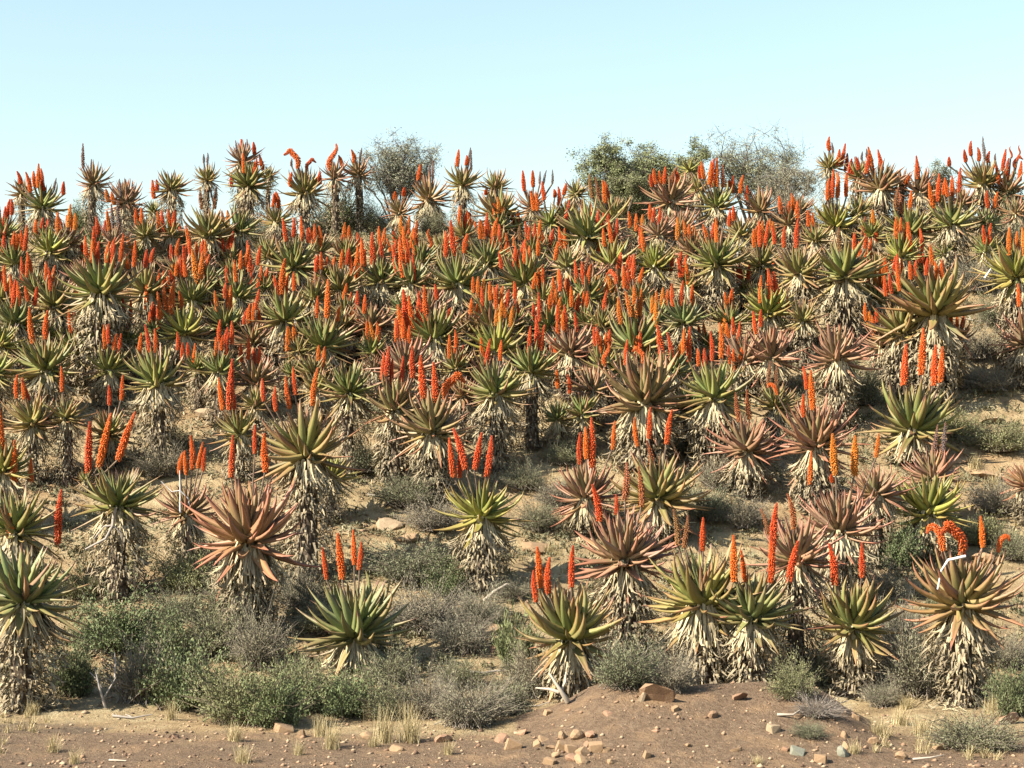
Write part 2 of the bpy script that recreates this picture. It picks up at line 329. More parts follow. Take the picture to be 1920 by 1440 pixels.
# things caught on or hanging from an aloe: polyline, thickness, tone
CAUGHT = [
('white dry stalk bent over the aloe with arched spikes',[(1758,1105),(1765,1070),(1778,1050),(1810,1043)],(1806,1322),7,'white',0.55),
('grey forked branch hanging from a green aloe crown',[(216,952),(212,985),(198,1010),(160,1030)],(225,1122),9,'grey',0.5),
('white forked twig standing in the brownish aloe',[(338,962),(338,920),(337,882)],(350,1060),5,'white',0.35),
('white papery sheath beside the vivid green aloe',[(1378,482),(1386,470),(1387,458)],(1345,600),6,'white',0.2),
('white dry stick under the grey-green aloe crown',[(553,600),(555,618)],(537,725),4,'white',0.4),
('white stick across the yellow-green edge aloe',[(1846,522),(1858,504)],(1908,690),6,'white',0.2),
('pale dead stalk standing below the aloe with red pointed spikes',[(1360,640),(1364,618)],(1370,680),5,'white',0.2),
]

# ------------------------------------------------------------------ small helpers
def mesh_np(name, verts, faces, mat, attrs=None, smooth=False, face_sizes=None):
    """One mesh from numpy arrays; faces is (n,k) for equal sized polygons; attrs maps a name to per-vertex floats or colours."""
    me = bpy.data.meshes.new(name)
    verts = np.asarray(verts, dtype=np.float32)
    faces = np.asarray(faces, dtype=np.int32)
    n, k = faces.shape
    me.vertices.add(len(verts))
    me.vertices.foreach_set('co', verts.ravel())
    me.loops.add(n * k)
    me.loops.foreach_set('vertex_index', faces.ravel())
    me.polygons.add(n)
    me.polygons.foreach_set('loop_start', np.arange(0, n * k, k, dtype=np.int32))
    me.polygons.foreach_set('loop_total', np.full(n, k, dtype=np.int32))
    if smooth:
        me.polygons.foreach_set('use_smooth', np.ones(n, dtype=bool))
    me.update(calc_edges=True)
    for a, val in (attrs or {}).items():
        at = me.attributes.new(a, 'FLOAT', 'POINT')
        at.data.foreach_set('value', np.asarray(val, dtype=np.float32).ravel())
    if mat is not None:
        me.materials.append(mat)
    return me


def link(name, data, parent=None, mat4=None, color=None):
    o = bpy.data.objects.new(name, data)
    COL.objects.link(o)
    if parent is not None:
        o.parent = parent
    if mat4 is not None:
        o.matrix_basis = mat4
    if color is not None:
        o.color = color
    return o


def tag(o, label=None, cat=None, group=None, kind=None):
    if label: o['label'] = label
    if cat: o['category'] = cat
    if group: o['group'] = group
    if kind: o['kind'] = kind
    return o


class NT:
    """Thin wrapper to write node materials briefly."""
    def __init__(self, name, rough=0.8, spec=0.25):
        self.m = bpy.data.materials.new(name)
        self.m.use_nodes = True
        self.t = self.m.node_tree
        self.b = self.t.nodes['Principled BSDF']
        self.b.inputs['Roughness'].default_value = rough
        self.b.inputs['Specular IOR Level'].default_value = spec

    def node(self, typ, **kw):
        n = self.t.nodes.new(typ)
        for k, v in kw.items():
            setattr(n, k, v)
        return n

    def put(self, sock, v):
        if isinstance(v, bpy.types.NodeSocket):
            self.t.links.new(v, sock)
        else:
            sock.default_value = v

    def attr(self, name):
        return self.node('ShaderNodeAttribute', attribute_name=name).outputs['Fac']

    def math(self, op, a, b=0.0, clamp=False):
        n = self.node('ShaderNodeMath', operation=op, use_clamp=clamp)
        self.put(n.inputs[0], a); self.put(n.inputs[1], b)
        return n.outputs[0]

    def mix(self, fac, a, b, blend='MIX'):
        n = self.node('ShaderNodeMix', data_type='RGBA', blend_type=blend)
        self.put(n.inputs[0], fac); self.put(n.inputs[6], a); self.put(n.inputs[7], b)
        return n.outputs[2]

    def noise(self, scale, detail=3.0, rough=0.55, coord='Object', w=None, dist=0.0):
        tc = self.node('ShaderNodeTexCoord')
        n = self.node('ShaderNodeTexNoise')
        n.inputs['Scale'].default_value = scale
        n.inputs['Detail'].default_value = detail
        n.inputs['Roughness'].default_value = rough
        n.inputs['Distortion'].default_value = dist
        self.t.links.new(tc.outputs[coord], n.inputs['Vector'])
        return n.outputs['Fac']

    def ramp(self, fac, stops):
        n = self.node('ShaderNodeValToRGB')
        el = n.color_ramp.elements
        while len(el) < len(stops): el.new(0.5)
        for e, (p, c) in zip(el, stops):
            e.position = p
            e.color = (c[0], c[1], c[2], 1) if not isinstance(c, float) else (c, c, c, 1)
        self.put(n.inputs['Fac'], fac)
        return n.outputs['Color']

    def bump(self, height, strength, dist=0.02):
        n = self.node('ShaderNodeBump')
        n.inputs['Strength'].default_value = strength
        n.inputs['Distance'].default_value = dist
        self.put(n.inputs['Height'], height)
        self.t.links.new(n.outputs['Normal'], self.b.inputs['Normal'])

    def done(self, color, depth=0.89):
        self.put(self.b.inputs['Base Color'], self.mix(1.0, color, rgb(depth, depth, depth), 'MULTIPLY'))
        return self.m


def rgb(r, g, b): return (r, g, b, 1.0)


# ------------------------------------------------------------------ materials
def make_materials():
    M = {}
    # living aloe leaf: own hue from the object colour, red edges and tips as far as the plant has them (object alpha)
    n = NT('aloe_leaf', 0.50, 0.32)
    oi = n.node('ShaderNodeObjectInfo')
    t, edge = n.attr('t'), n.attr('edge')
    tip = n.math('POWER', t, 2.2)
    red = n.math('ADD', n.math('MULTIPLY', tip, 0.85), n.math('MULTIPLY', n.math('POWER', edge, 1.6), 0.38))
    red = n.math('MULTIPLY', red, oi.outputs['Alpha'], True)
    blot = n.noise(9.0, 3.0)
    red = n.math('MULTIPLY', red, n.math('ADD', n.math('MULTIPLY', blot, 1.1), 0.42), True)
    hue = n.mix(red, oi.outputs['Color'], rgb(0.37, 0.125, 0.078))
    hue = n.mix(n.math('MULTIPLY', n.math('SUBTRACT', n.noise(26.0, 2.0), 0.56, True), 1.6, True), hue, rgb(0.24, 0.18, 0.085))
    pale = n.math('SUBTRACT', 0.35, t, True)
    hue = n.mix(n.math('MULTIPLY', pale, 0.55), hue, rgb(0.30, 0.30, 0.11))
    dead = n.math('MULTIPLY', n.math('SUBTRACT', n.math('ADD', t, n.math('MULTIPLY', n.math('POWER', oi.outputs['Random'], 3.0), 0.16)), 0.95, True), 14.0, True)
    scar = n.math('MULTIPLY', n.math('SUBTRACT', n.noise(55.0, 3.0, 0.7), 0.66, True), 8.0, True)
    hue = n.mix(n.math('MULTIPLY', scar, 0.6), hue, rgb(0.10, 0.06, 0.035))
    hue = n.mix(dead, hue, rgb(0.14, 0.065, 0.04))
    n.bump(n.noise(40.0, 2.0), 0.12, 0.01)
    M['leaf'] = n.done(hue, 0.90)
    # dead leaves on the trunk
    n = NT('dry_leaf', 0.85, 0.15)
    c = n.ramp(n.attr('tone'), [(0.0, (0.05, 0.036, 0.025)), (0.30, (0.16, 0.125, 0.083)), (0.62, (0.33, 0.268, 0.17)), (1.0, (0.54, 0.45, 0.27))])
    c = n.mix(n.math('MULTIPLY', n.noise(14.0, 2.0), 0.5), c, rgb(0.24, 0.195, 0.13))
    M['dry'] = n.done(c)
    n = NT('hanging_dry_leaf', 0.7, 0.2)
    oi = n.node('ShaderNodeObjectInfo')
    c = n.mix(n.noise(12.0, 3.0), oi.outputs['Color'], rgb(0.34, 0.25, 0.125))
    M['dryleaf'] = n.done(c)
    n = NT('aloe_trunk', 0.95, 0.1)
    M['trunk'] = n.done(n.ramp(n.noise(16.0, 4.0), [(0.3, (0.035, 0.026, 0.02)), (0.7, (0.16, 0.12, 0.085))]))
    # flower spikes
    n = NT('aloe_flower', 0.5, 0.3)
    oi = n.node('ShaderNodeObjectInfo')
    t, tone = n.attr('t'), n.attr('tone')
    c = n.mix(n.math('MULTIPLY', tone, 0.55), oi.outputs['Color'], n.mix(0.5, oi.outputs['Color'], rgb(0.62, 0.24, 0.055)))
    c = n.mix(n.math('MULTIPLY', n.math('SUBTRACT', t, 0.8, True), 2.6, True), c, n.mix(0.75, oi.outputs['Color'], rgb(0.22, 0.05, 0.03)))
    low = n.math('MULTIPLY', n.math('SUBTRACT', 0.22, t, True), 2.4, True)
    c = n.mix(n.math('MULTIPLY', low, tone), c, rgb(0.46, 0.20, 0.04))
    M['flower'] = n.done(c)
    n = NT('flower_stalk', 0.7, 0.2)
    M['stalk'] = n.done(n.ramp(n.noise(9.0, 2.0), [(0.3, (0.10, 0.065, 0.05)), (0.7, (0.20, 0.14, 0.09))]))
    # shrubs
    n = NT('shrub_leaf', 0.75, 0.15)
    oi = n.node('ShaderNodeObjectInfo')
    tone = n.attr('tone')
    c = n.mix(tone, n.mix(0.5, oi.outputs['Color'], rgb(0.040, 0.036, 0.022)), n.mix(0.30, oi.outputs['Color'], rgb(0.48, 0.46, 0.33)))  # low tones go near black: shade inside the foliage put into the colour
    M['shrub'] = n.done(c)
    n = NT('shrub_twig', 0.9, 0.1)
    oi = n.node('ShaderNodeObjectInfo')
    M['twig'] = n.done(n.mix(n.noise(8.0, 2.0), oi.outputs['Color'], rgb(0.10, 0.075, 0.055)))
    n = NT('bark', 0.9, 0.1)
    M['bark'] = n.done(n.ramp(n.noise(6.0, 4.0), [(0.3, (0.055, 0.045, 0.036)), (0.7, (0.20, 0.17, 0.14))]))
    n = NT('dead_wood', 0.8, 0.15)
    oi = n.node('ShaderNodeObjectInfo')
    M['wood'] = n.done(n.mix(n.math('MULTIPLY', n.noise(18.0, 3.0), 0.6), oi.outputs['Color'], rgb(0.18, 0.15, 0.12)), 0.9)
    n = NT('dry_grass', 0.8, 0.1)
    M['grass'] = n.done(n.ramp(n.attr('tone'), [(0.0, (0.19, 0.15, 0.075)), (0.5, (0.37, 0.29, 0.145)), (1.0, (0.50, 0.41, 0.23))]))
    n = NT('low_scrub', 0.85, 0.1)
    M['scrub'] = n.done(n.ramp(n.attr('tone'), [(0.0, (0.07, 0.068, 0.036)), (0.45, (0.165, 0.155, 0.088)), (0.8, (0.27, 0.24, 0.145)), (1.0, (0.38, 0.325, 0.20))]))
    # stone
    n = NT('sandstone', 0.9, 0.15)
    oi = n.node('ShaderNodeObjectInfo')
    c = n.mix(n.noise(7.0, 4.0), oi.outputs['Color'], n.mix(0.55, oi.outputs['Color'], rgb(0.12, 0.075, 0.05)))
    c = n.mix(n.math('MULTIPLY', n.math('SUBTRACT', n.noise(22.0, 2.0), 0.6, True), 3.0, True), c, rgb(0.40, 0.33, 0.24))
    n.bump(n.noise(30.0, 4.0), 0.5, 0.02)
    M['stone'] = n.done(c)
    n = NT('pebble', 0.9, 0.15)
    M['pebble'] = n.done(n.ramp(n.attr('tone'), [(0.0, (0.07, 0.045, 0.033)), (0.4, (0.27, 0.165, 0.10)), (0.75, (0.36, 0.24, 0.15)), (1.0, (0.34, 0.26, 0.17))]))
    # ground: ochre sandy soil, dark gravelly soil on the verge, brown spoil on the mound
    n = NT('hillside_soil', 0.95, 0.1)
    big, mid, fine, grit = n.noise(0.35, 4.0), n.noise(2.2, 5.0, 0.6), n.noise(11.0, 5.0, 0.65), n.noise(60.0, 3.0, 0.7)
    c = n.ramp(mid, [(0.30, (0.18, 0.128, 0.068)), (0.46, (0.295, 0.214, 0.114)), (0.60, (0.37, 0.288, 0.160)), (0.8, (0.42, 0.345, 0.21))])
    c = n.mix(n.math('MULTIPLY', n.math('SUBTRACT', big, 0.45, True), 2.2, True), c, rgb(0.32, 0.195, 0.098))
    dark = n.ramp(fine, [(0.3, (0.062, 0.043, 0.034)), (0.55, (0.108, 0.078, 0.054)), (0.8, (0.18, 0.128, 0.092))])
    spoil = n.ramp(fine, [(0.25, (0.105, 0.067, 0.041)), (0.5, (0.165, 0.108, 0.066)), (0.75, (0.225, 0.158, 0.100))])
    spoil = n.mix(n.math('MULTIPLY', n.math('SUBTRACT', n.noise(1.6, 3.0), 0.5, True), 3.0, True), spoil, rgb(0.31, 0.195, 0.105))
    kd = n.math('ADD', n.attr('dark'), n.math('MULTIPLY', n.math('SUBTRACT', n.noise(1.1, 6.0, 0.65), 0.52), 2.6))
    kd = n.math('MULTIPLY', n.math('MULTIPLY', n.math('SUBTRACT', kd, 0.38), 2.2, True), 0.85)
    ks = n.math('ADD', n.attr('spoil'), n.math('MULTIPLY', n.math('SUBTRACT', mid, 0.5), 0.9))
    ks = n.math('MULTIPLY', n.math('SUBTRACT', ks, 0.38), 3.5, True)
    c = n.mix(kd, c, dark)
    c = n.mix(ks, c, spoil)
    c = n.mix(n.math('MULTIPLY', n.math('SUBTRACT', grit, 0.52, True), 2.4, True), c, n.mix(0.6, c, rgb(0.55, 0.46, 0.34)))
    c = n.mix(n.math('MULTIPLY', n.math('SUBTRACT', 0.44, grit, True), 3.0, True), c, n.mix(0.55, c, rgb(0.05, 0.035, 0.025)))
    n.bump(n.math('ADD', n.math('MULTIPLY', fine, 0.7), n.math('MULTIPLY', grit, 0.3)), 1.0, 0.10)
    M['ground'] = n.done(c)
    return M


M = make_materials()

# ------------------------------------------------------------------ the hillside
PROFILE = [(-4000, 0.0), (-60, 0.0), (3, 0.0), (6, -0.5), (11, -1.85), (16, -2.15), (22, -2.10), (26, -2.014), (27.7, -1.927), (30.2, -1.356), (32.5, -0.62),
           (34.8, 0.25), (37, 1.26), (39.3, 2.40), (41.7, 3.69), (44.4, 5.14), (47.6, 6.80), (50, 7.78), (54, 8.52), (59, 8.80), (70, 8.6), (100, 6.5),
           (200, 0.0), (500, -6.0), (6000, -10.0)]
PD = np.array([p[0] for p in PROFILE]); PZ = np.array([p[1] for p in PROFILE])


def smooth_profile():
    """Softens the corners of the polyline by averaging it over short windows."""
    d = np.concatenate([[-4000, -60], np.arange(-20, 120, 0.1), [200, 500, 6000]])
    z = np.interp(d, PD, PZ)
    k = np.ones(15) / 15
    zi = z[2:-3].copy()
    pad = np.pad(zi, 7, mode='edge')
    z[2:-3] = np.convolve(pad, k, 'valid')
    return d, z


SD, SZ = smooth_profile()


def bumps(x, y, seed, scale):
    """Smooth pseudo-random field from a few sines."""
    r = np.random.RandomState(seed)
    out = 0
    for i in range(7):
        a, f, p = r.rand() * 6.283, scale * (0.6 + 1.6 * r.rand()), r.rand() * 6.283
        out = out + np.sin((x * np.cos(a) + y * np.sin(a)) * f + p)
    return out / 4.0


def mound_h(x, y):
    a = np.clip((x + 0.35) / 1.9, 0, 1); b = np.clip((5.25 - x) / 1.25, 0, 1)
    sx = (a * a * (3 - 2 * a)) * (b * b * (3 - 2 * b))
    u = np.where(y < 25.2, (25.2 - y) / 3.7, (y - 25.2) / 1.3)
    u = np.clip(1 - u, 0, 1)
    sy = u * u * (3 - 2 * u)
    return 0.56 * sx * sy * (1 + 0.12 * bumps(x, y, 3, 1.6) + 0.05 * bumps(x, y, 8, 5.0))


def ground_z(x, y, mound=True):
    x = np.asarray(x, dtype=float); y = np.asarray(y, dtype=float)
    z = np.interp(y, SD, SZ)
    hill = np.clip((y - 26) / 6, 0, 1) * np.clip((140 - y) / 60, 0, 1)
    z = z + hill * (0.10 * bumps(x, y, 1, 0.55) + 0.045 * bumps(x, y, 2, 1.9))
    rise = np.clip((x - 6.0) / 5.0, 0, 1)
    z = z + 0.42 * rise * rise * (3 - 2 * rise) * np.clip((y - 40) / 10, 0, 1) * np.clip((140 - y) / 60, 0, 1)
    near = np.clip((y - 12) / 6, 0, 1) * np.clip((30 - y) / 4, 0, 1)
    z = z + near * (0.03 * bumps(x, y, 4, 1.3) + 0.012 * bumps(x, y, 5, 5.0) + 0.007 * bumps(x, y, 6, 12.0))
    hx, hy = (x - 5.3) / 0.75, (y - 26.9) / 0.8
    z = z - 0.16 * np.exp(-(hx * hx + hy * hy))
    if mound:
        z = z + mound_h(x, y)
    return z


def build_ground():
    def axis(lo, hi, step, far):
        core = np.arange(lo, hi + 1e-6, step)
        out, s, v = [], step, hi
        while v < far:
            s *= 1.35; v += s; out.append(v)
        outn, s, v = [], step, lo
        while v > -far:
            s *= 1.35; v -= s; outn.append(v)
        return np.array(outn[::-1] + list(core) + out)
    xs = axis(-19.0, 19.0, 0.16, 3500)
    ys = np.concatenate([axis(20.0, 30.0, 0.09, 1)[axis(20.0, 30.0, 0.09, 1) > 19.9], np.arange(30.2, 62, 0.2)])
    ys = ys[ys < 62]
    up, s, v = [], 0.3, 62.0
    while v < 5500:
        up.append(v); s *= 1.3; v += s
    dn, s, v = [], 0.3, 19.6
    while v > -3500:
        dn.append(v); s *= 1.35; v -= s
    ys = np.array(dn[::-1] + sorted(set(np.round(ys, 3))) + up)
    X, Y = np.meshgrid(xs, ys)
    Z = ground_z(X, Y)
    nx, ny = len(xs), len(ys)
    verts = np.stack([X.ravel(), Y.ravel(), Z.ravel()], 1)
    i = np.arange(nx * ny).reshape(ny, nx)
    faces = np.stack([i[:-1, :-1].ravel(), i[:-1, 1:].ravel(), i[1:, 1:].ravel(), i[1:, :-1].ravel()], 1)
    x, y = verts[:, 0], verts[:, 1]
    edge = 24.15 + 0.35 * np.sin(x * 0.6) + 0.25 * np.sin(x * 1.9 + 1) - 0.25 * np.clip(x, -8, 8) * 0.3
    dark = np.clip((edge - y) / 1.5 + 0.5, 0, 1) * np.clip((1.2 - x) / 1.6, 0.0, 1)
    spoil = np.clip(mound_h(x, y) / 0.13, 0, 1)
    spoil = np.maximum(spoil, 0.62 * np.clip((25.2 - y) / 1.0, 0, 1))
    spoil = np.maximum(spoil, np.clip((23.9 - y) / 1.0, 0, 1) * np.clip((x + 0.2) / 1.0, 0, 1) * 0.8)
    me = mesh_np('hillside', verts, faces, M['ground'], {'dark': dark, 'spoil': spoil}, smooth=True)
    return tag(link('hillside', me), kind='structure')


build_ground()


def hit(px, py, mound=True):
    """The point of the hillside seen at a pixel of the photograph (clamped to the ridge)."""
    ks, kz = (px - 960.0) / F_PX, (HORIZON - py) / F_PX
    d = np.arange(18.0, 54.0, 0.04)
    g = ground_z(ks * d, d, mound) - (EYE + kz * d)
    idx = np.nonzero(g >= 0)[0]
    y = d[idx[0]] if len(idx) else 54.0
    x = ks * y
    return x, y, float(ground_z(x, y, mound))


def at(px, py, y):
    return Vector(((px - 960.0) / F_PX * y, y, EYE + (HORIZON - py) / F_PX * y))


# ------------------------------------------------------------------ tubes and strips
def tube(points, radii, sides=6):
    """verts, quads of a tube along points."""
    P = [Vector(p) for p in points]
    vs, fs = [], []
    up = Vector((0.13, 0.31, 0.94))
    for i, p in enumerate(P):
        d = (P[min(i + 1, len(P) - 1)] - P[max(i - 1, 0)])
        if d.length < 1e-9: d = Vector((0, 0, 1))
        d.normalize()
        a = d.cross(up)
        if a.length < 0.05: a = d.cross(Vector((1, 0, 0)))
        a.normalize(); b = d.cross(a)
        for k in range(sides):
            an = 2 * math.pi * k / sides
            vs.append(tuple(p + (a * math.cos(an) + b * math.sin(an)) * radii[i]))
    for i in range(len(P) - 1):
        for k in range(sides):
            k2 = (k + 1) % sides
            fs.append((i * sides + k, i * sides + k2, (i + 1) * sides + k2, (i + 1) * sides + k))
    return vs, fs


def tubes_mesh(name, list_, mat, sides=5, smooth=True):
    V, Fc = [], []
    for pts, rad in list_:
        v, f = tube(pts, rad, sides)
        o = len(V)
        V += v
        Fc += [tuple(i + o for i in q) for q in f]
    return mesh_np(name, V, Fc, mat, smooth=smooth)


# ------------------------------------------------------------------ aloe leaf, dead skirt, flower spike
def leaf_mesh(curl, side, width, seed, mat, channel=0.55, rings=8):
    r = random.Random(seed)
    V, T, E = [], [], []
    x = z = yv = 0.0
    ang = 0.0
    for i in range(rings):
        s = i / (rings - 1)
        if i:
            ds = 1.0 / (rings - 1)
            ang = curl * (s ** 1.25) + r.uniform(-0.035, 0.035)
            x += math.cos(ang) * ds; z += math.sin(ang) * ds; yv += side * s * ds
        w = width * (1 - s) ** 0.92 * (1.0 + 0.42 * s) if s < 1 else 0.003
        w = max(w, 0.004)
        if s == 0: w *= 0.92
        th = 0.52 * w
        nx, nz = -math.sin(ang), math.cos(ang)
        ch = channel * w
        for (yy, hh, e) in ((w, ch, 1.0), (0.38 * w, -0.02 * w, 0.0), (-0.38 * w, -0.02 * w, 0.0), (-w, ch, 1.0), (-0.5 * w, -th, 0.12), (0.5 * w, -th, 0.12)):
            V.append((x + nx * hh, yv + yy, z + nz * hh)); T.append(s); E.append(e)
    Fc = []
    for i in range(rings - 1):
        for k in range(6):
            k2 = (k + 1) % 6
            Fc.append((i * 6 + k, (i + 1) * 6 + k, (i + 1) * 6 + k2, i * 6 + k2))
    return mesh_np('leaf', V, Fc, mat, {'t': T, 'edge': E}, smooth=True)


LEAF_UP = [leaf_mesh(c, s, w, 20 + i, M['leaf']) for i, (c, s, w) in enumerate(
    [(0.30, 0.03, 0.132), (0.12, -0.05, 0.126), (0.50, 0.0, 0.138), (-0.10, 0.06, 0.122)])]
LEAF_MID = [leaf_mesh(c, s, w, 40 + i, M['leaf']) for i, (c, s, w) in enumerate(
    [(0.75, 0.04, 0.116), (1.0, -0.05, 0.112), (0.5, 0.10, 0.118), (0.35, -0.12, 0.108), (1.25, 0.0, 0.112)])]
LEAF_LOW = [leaf_mesh(c, s, w, 60 + i, M['leaf']) for i, (c, s, w) in enumerate(
    [(0.45, 0.05, 0.100), (0.10, -0.10, 0.096), (0.70, 0.1, 0.102), (-0.25, 0.0, 0.095), (0.95, -0.06, 0.098)])]
LEAF_DRY = [leaf_mesh(c, s, w, 80 + i, M['dryleaf'], channel=1.1) for i, (c, s, w) in enumerate(
    [(-0.35, 0.08, 0.060), (0.25, -0.12, 0.055), (0.7, 0.1, 0.050), (-0.7, -0.2, 0.058)])]


def skirt_mesh(reach, height, seed, n, girth=1.0):
    """Hundreds of dead, curled leaf blades round a trunk: real strips, joined because nobody could pick them apart."""
    r = np.random.RandomState(seed)
    z0 = height * (1 - r.rand(n) ** 0.95) * 0.98 + 0.02
    rel = z0 / height
    top = np.clip((z0 - (height - 0.70 * reach)) / (0.60 * reach), 0, 1)
    phi = r.rand(n) * 6.283
    L = reach * (0.15 + 0.22 * r.rand(n)) * (1 - top) + reach * (0.34 + 0.40 * r.rand(n)) * top
    L = L * np.clip(0.65 + 0.5 * rel, 0.65, 1.1)
    wd = reach * (0.014 + 0.017 * r.rand(n))
    env = 1.14 * girth * (0.285 + 0.05 * np.sin(rel * 8 + seed) + 0.14 * rel + 0.05 * np.sin(phi * 3 + seed * 2.1))
    rad = reach * env * (0.72 + 0.5 * r.rand(n)) * (1 - 0.62 * top)
    el = np.radians(-15 - 45 * r.rand(n)) * (1 - top) + np.radians(-52 - 34 * r.rand(n)) * top
    curl = np.radians(r.uniform(-230, 200, n)) * (1 - top) + np.radians(r.uniform(-50, 35, n)) * top
    yaw = r.uniform(-0.9, 0.9, n) * (1 - 0.6 * top)
    twist = r.uniform(-1.6, 1.6, n)
    seg = 4
    pos = np.stack([rad * np.cos(phi), rad * np.sin(phi), z0], 1)
    out = []
    ang = el.copy(); az = phi.copy()
    for i in range(seg):
        s = i / (seg - 1)
        d = np.stack([np.cos(ang) * np.cos(az), np.cos(ang) * np.sin(az), np.sin(ang)], 1)
        side = np.stack([-np.sin(az), np.cos(az), np.zeros(n)], 1)
        nrm = np.cross(d, side)
        tw = twist * s
        sv = side * np.cos(tw)[:, None] + nrm * np.sin(tw)[:, None]
        w = wd * (1.0 - 0.8 * s ** 1.5)
        out.append(pos + sv * w[:, None]); out.append(pos - sv * w[:, None])
        pos = pos + d * (L / (seg - 1))[:, None]
        ang = ang + curl / (seg - 1); az = az + yaw / (seg - 1)
    V = np.stack(out, 1).reshape(-1, 3)
    V[:, 2] = np.maximum(V[:, 2], 0.012)
    base = (np.arange(n) * seg * 2)[:, None]
    q = np.concatenate([base + np.array([[2 * i, 2 * i + 1, 2 * i + 3, 2 * i + 2]]) for i in range(seg - 1)], 0)
    tone = np.clip(0.29 + 0.40 * r.rand(n) + 0.34 * top + 0.16 * rel - 0.25 * (r.rand(n) < 0.22), 0, 1)
    return mesh_np('dry_leaf_skirt', V, q, M['dry'], {'tone': np.repeat(tone, seg * 2)}, smooth=True)


def spike_mesh(seed, shape, openness, density=1.0):
    """A raceme of unit length along +Z and about 0.2 wide: tubular florets round a tapering axis that may bend."""
    r = np.random.RandomState(seed)

    def axis(s):
        if shape == 'arch':
            a = s * 2.7
            return np.stack([0.27 * (1 - np.cos(a)) + 0.035 * np.sin(s * 11 + seed), 0.04 * np.sin(s * 7), 0.46 * np.sin(a) + 0.28 * s + 0.025 * np.sin(s * 13)], -1)
        if shape == 's':
            return np.stack([0.13 * np.sin(s * 5.2 + 0.4), 0.05 * np.sin(s * 3), s], -1)
        b = {'straight': 0.03, 'lean': 0.16, 'bend': 0.30}[shape]
        return np.stack([b * s ** 2 - 0.35 * b * s, 0.02 * np.sin(s * 4 + seed), s], -1)

    V, Fc, T, C = [], [], [], []
    ss = np.linspace(0, 1, 9)
    ax = axis(ss)
    prof = lambda s: np.clip((1.02 - s) / 0.55, 0.0, 1.0) ** 0.75 * np.clip(0.72 + s * 1.8, 0, 1)
    v, f = tube(ax, list(0.055 * prof(ss) + 0.004), 7)
    V += v; Fc += f; T += list(np.repeat(ss, 7)); C += [0.0] * len(v)
    n = int(270 * density)
    for i in range(n):
        s = (i + 0.5) / n
        pr = float(prof(s))
        p = axis(np.array(s)); q = axis(np.array(min(s + 0.02, 1.0))); d = Vector(q) - Vector(p); d.normalize()
        phi = i * 2.39996 + r.uniform(-0.25, 0.25)
        a = d.orthogonal().normalized(); a = Matrix.Rotation(phi, 3, d) @ a
        ln = (0.030 + 0.036 * pr + 0.030 * openness * (1 - s)) * r.uniform(0.8, 1.25)
        rise = -0.35 - 0.5 * openness * (1 - s) + 1.05 * s ** 2 + r.uniform(-0.25, 0.25)
        g = (a * math.cos(rise) + d * math.sin(rise)).normalized()
        b = g.cross(d).normalized(); c = g.cross(b)
        w = (0.0105 + 0.0065 * pr) * r.uniform(0.85, 1.2) * (1.25 if density < 0.9 else 1.0)
        o = len(V); base = Vector(p) + a * (0.050 * pr)
        tone = float(r.rand())
        for (h, k) in ((0.0, 0.7), (0.6, 1.0), (1.0, 0.5)):
            for m in range(4):
                an = m * 1.5708
                V.append(tuple(base + g * (ln * h) + (b * math.cos(an) + c * math.sin(an)) * w * k)); T.append(s); C.append(min(1, tone * (0.35 + 0.75 * h)))
        for h in range(2):
            for m in range(4):
                m2 = (m + 1) % 4
                Fc.append((o + h * 4 + m, o + h * 4 + m2, o + h * 4 + 4 + m2, o + h * 4 + 4 + m))
        Fc.append((o + 8, o + 9, o + 10, o + 11))
    return mesh_np('flower_spike', V, Fc, M['flower'], {'t': T, 'tone': C}, smooth=True)


SPIKES = {
    'r': [spike_mesh(1, 'straight', 0.1), spike_mesh(2, 'straight', 0.25), spike_mesh(3, 'lean', 0.15), spike_mesh(4, 'straight', 0.0), spike_mesh(12, 'lean', 0.4)],
    'o': [spike_mesh(5, 'straight', 0.9), spike_mesh(6, 'lean', 0.8), spike_mesh(7, 'straight', 0.7)],
    'b': [spike_mesh(8, 'straight', 1.0, 0.42), spike_mesh(9, 'bend', 1.0, 0.5)],
    'k': [spike_mesh(10, 'straight', 0.2, 0.35), spike_mesh(11, 'lean', 0.1, 0.3)],
    'a': [spike_mesh(13, 'arch', 0.5), spike_mesh(14, 's', 0.4), spike_mesh(15, 'arch', 0.7)],
}
SPIKE_HUE = {'r': [(0.49, 0.058, 0.006), (0.53, 0.084, 0.005), (0.46, 0.045, 0.007), (0.53, 0.104, 0.005)],
             'o': [(0.50, 0.125, 0.009), (0.52, 0.165, 0.012), (0.50, 0.100, 0.008)],
             'b': [(0.150, 0.060, 0.022), (0.22, 0.062, 0.020), (0.165, 0.085, 0.028)],
             'k': [(0.085, 0.070, 0.062), (0.12, 0.068, 0.055)],
             'a': [(0.49, 0.085, 0.007), (0.47, 0.066, 0.007)]}
TINT = {'G': ((0.132, 0.178, 0.046), 0.50), 'B': ((0.120, 0.172, 0.060), 0.40), 'Y': ((0.205, 0.232, 0.044), 0.40), 'O': ((0.168, 0.180, 0.052), 0.66),
        'R': ((0.235, 0.150, 0.070), 1.0), 'P': ((0.200, 0.150, 0.088), 0.92), 'K': ((0.175, 0.138, 0.062), 0.80)}
TINT_WORD = {'G': 'green', 'B': 'blue-green', 'Y': 'yellow-green', 'O': 'olive', 'R': 'reddish', 'P': 'pinkish', 'K': 'brownish'}
PLACED = []          # (object, category, description, pixel x, pixel y, hand label or None, landmark phrase or None)


def lerp3(a, b, k): return tuple(a[i] * (1 - k) + b[i] * k for i in range(3))


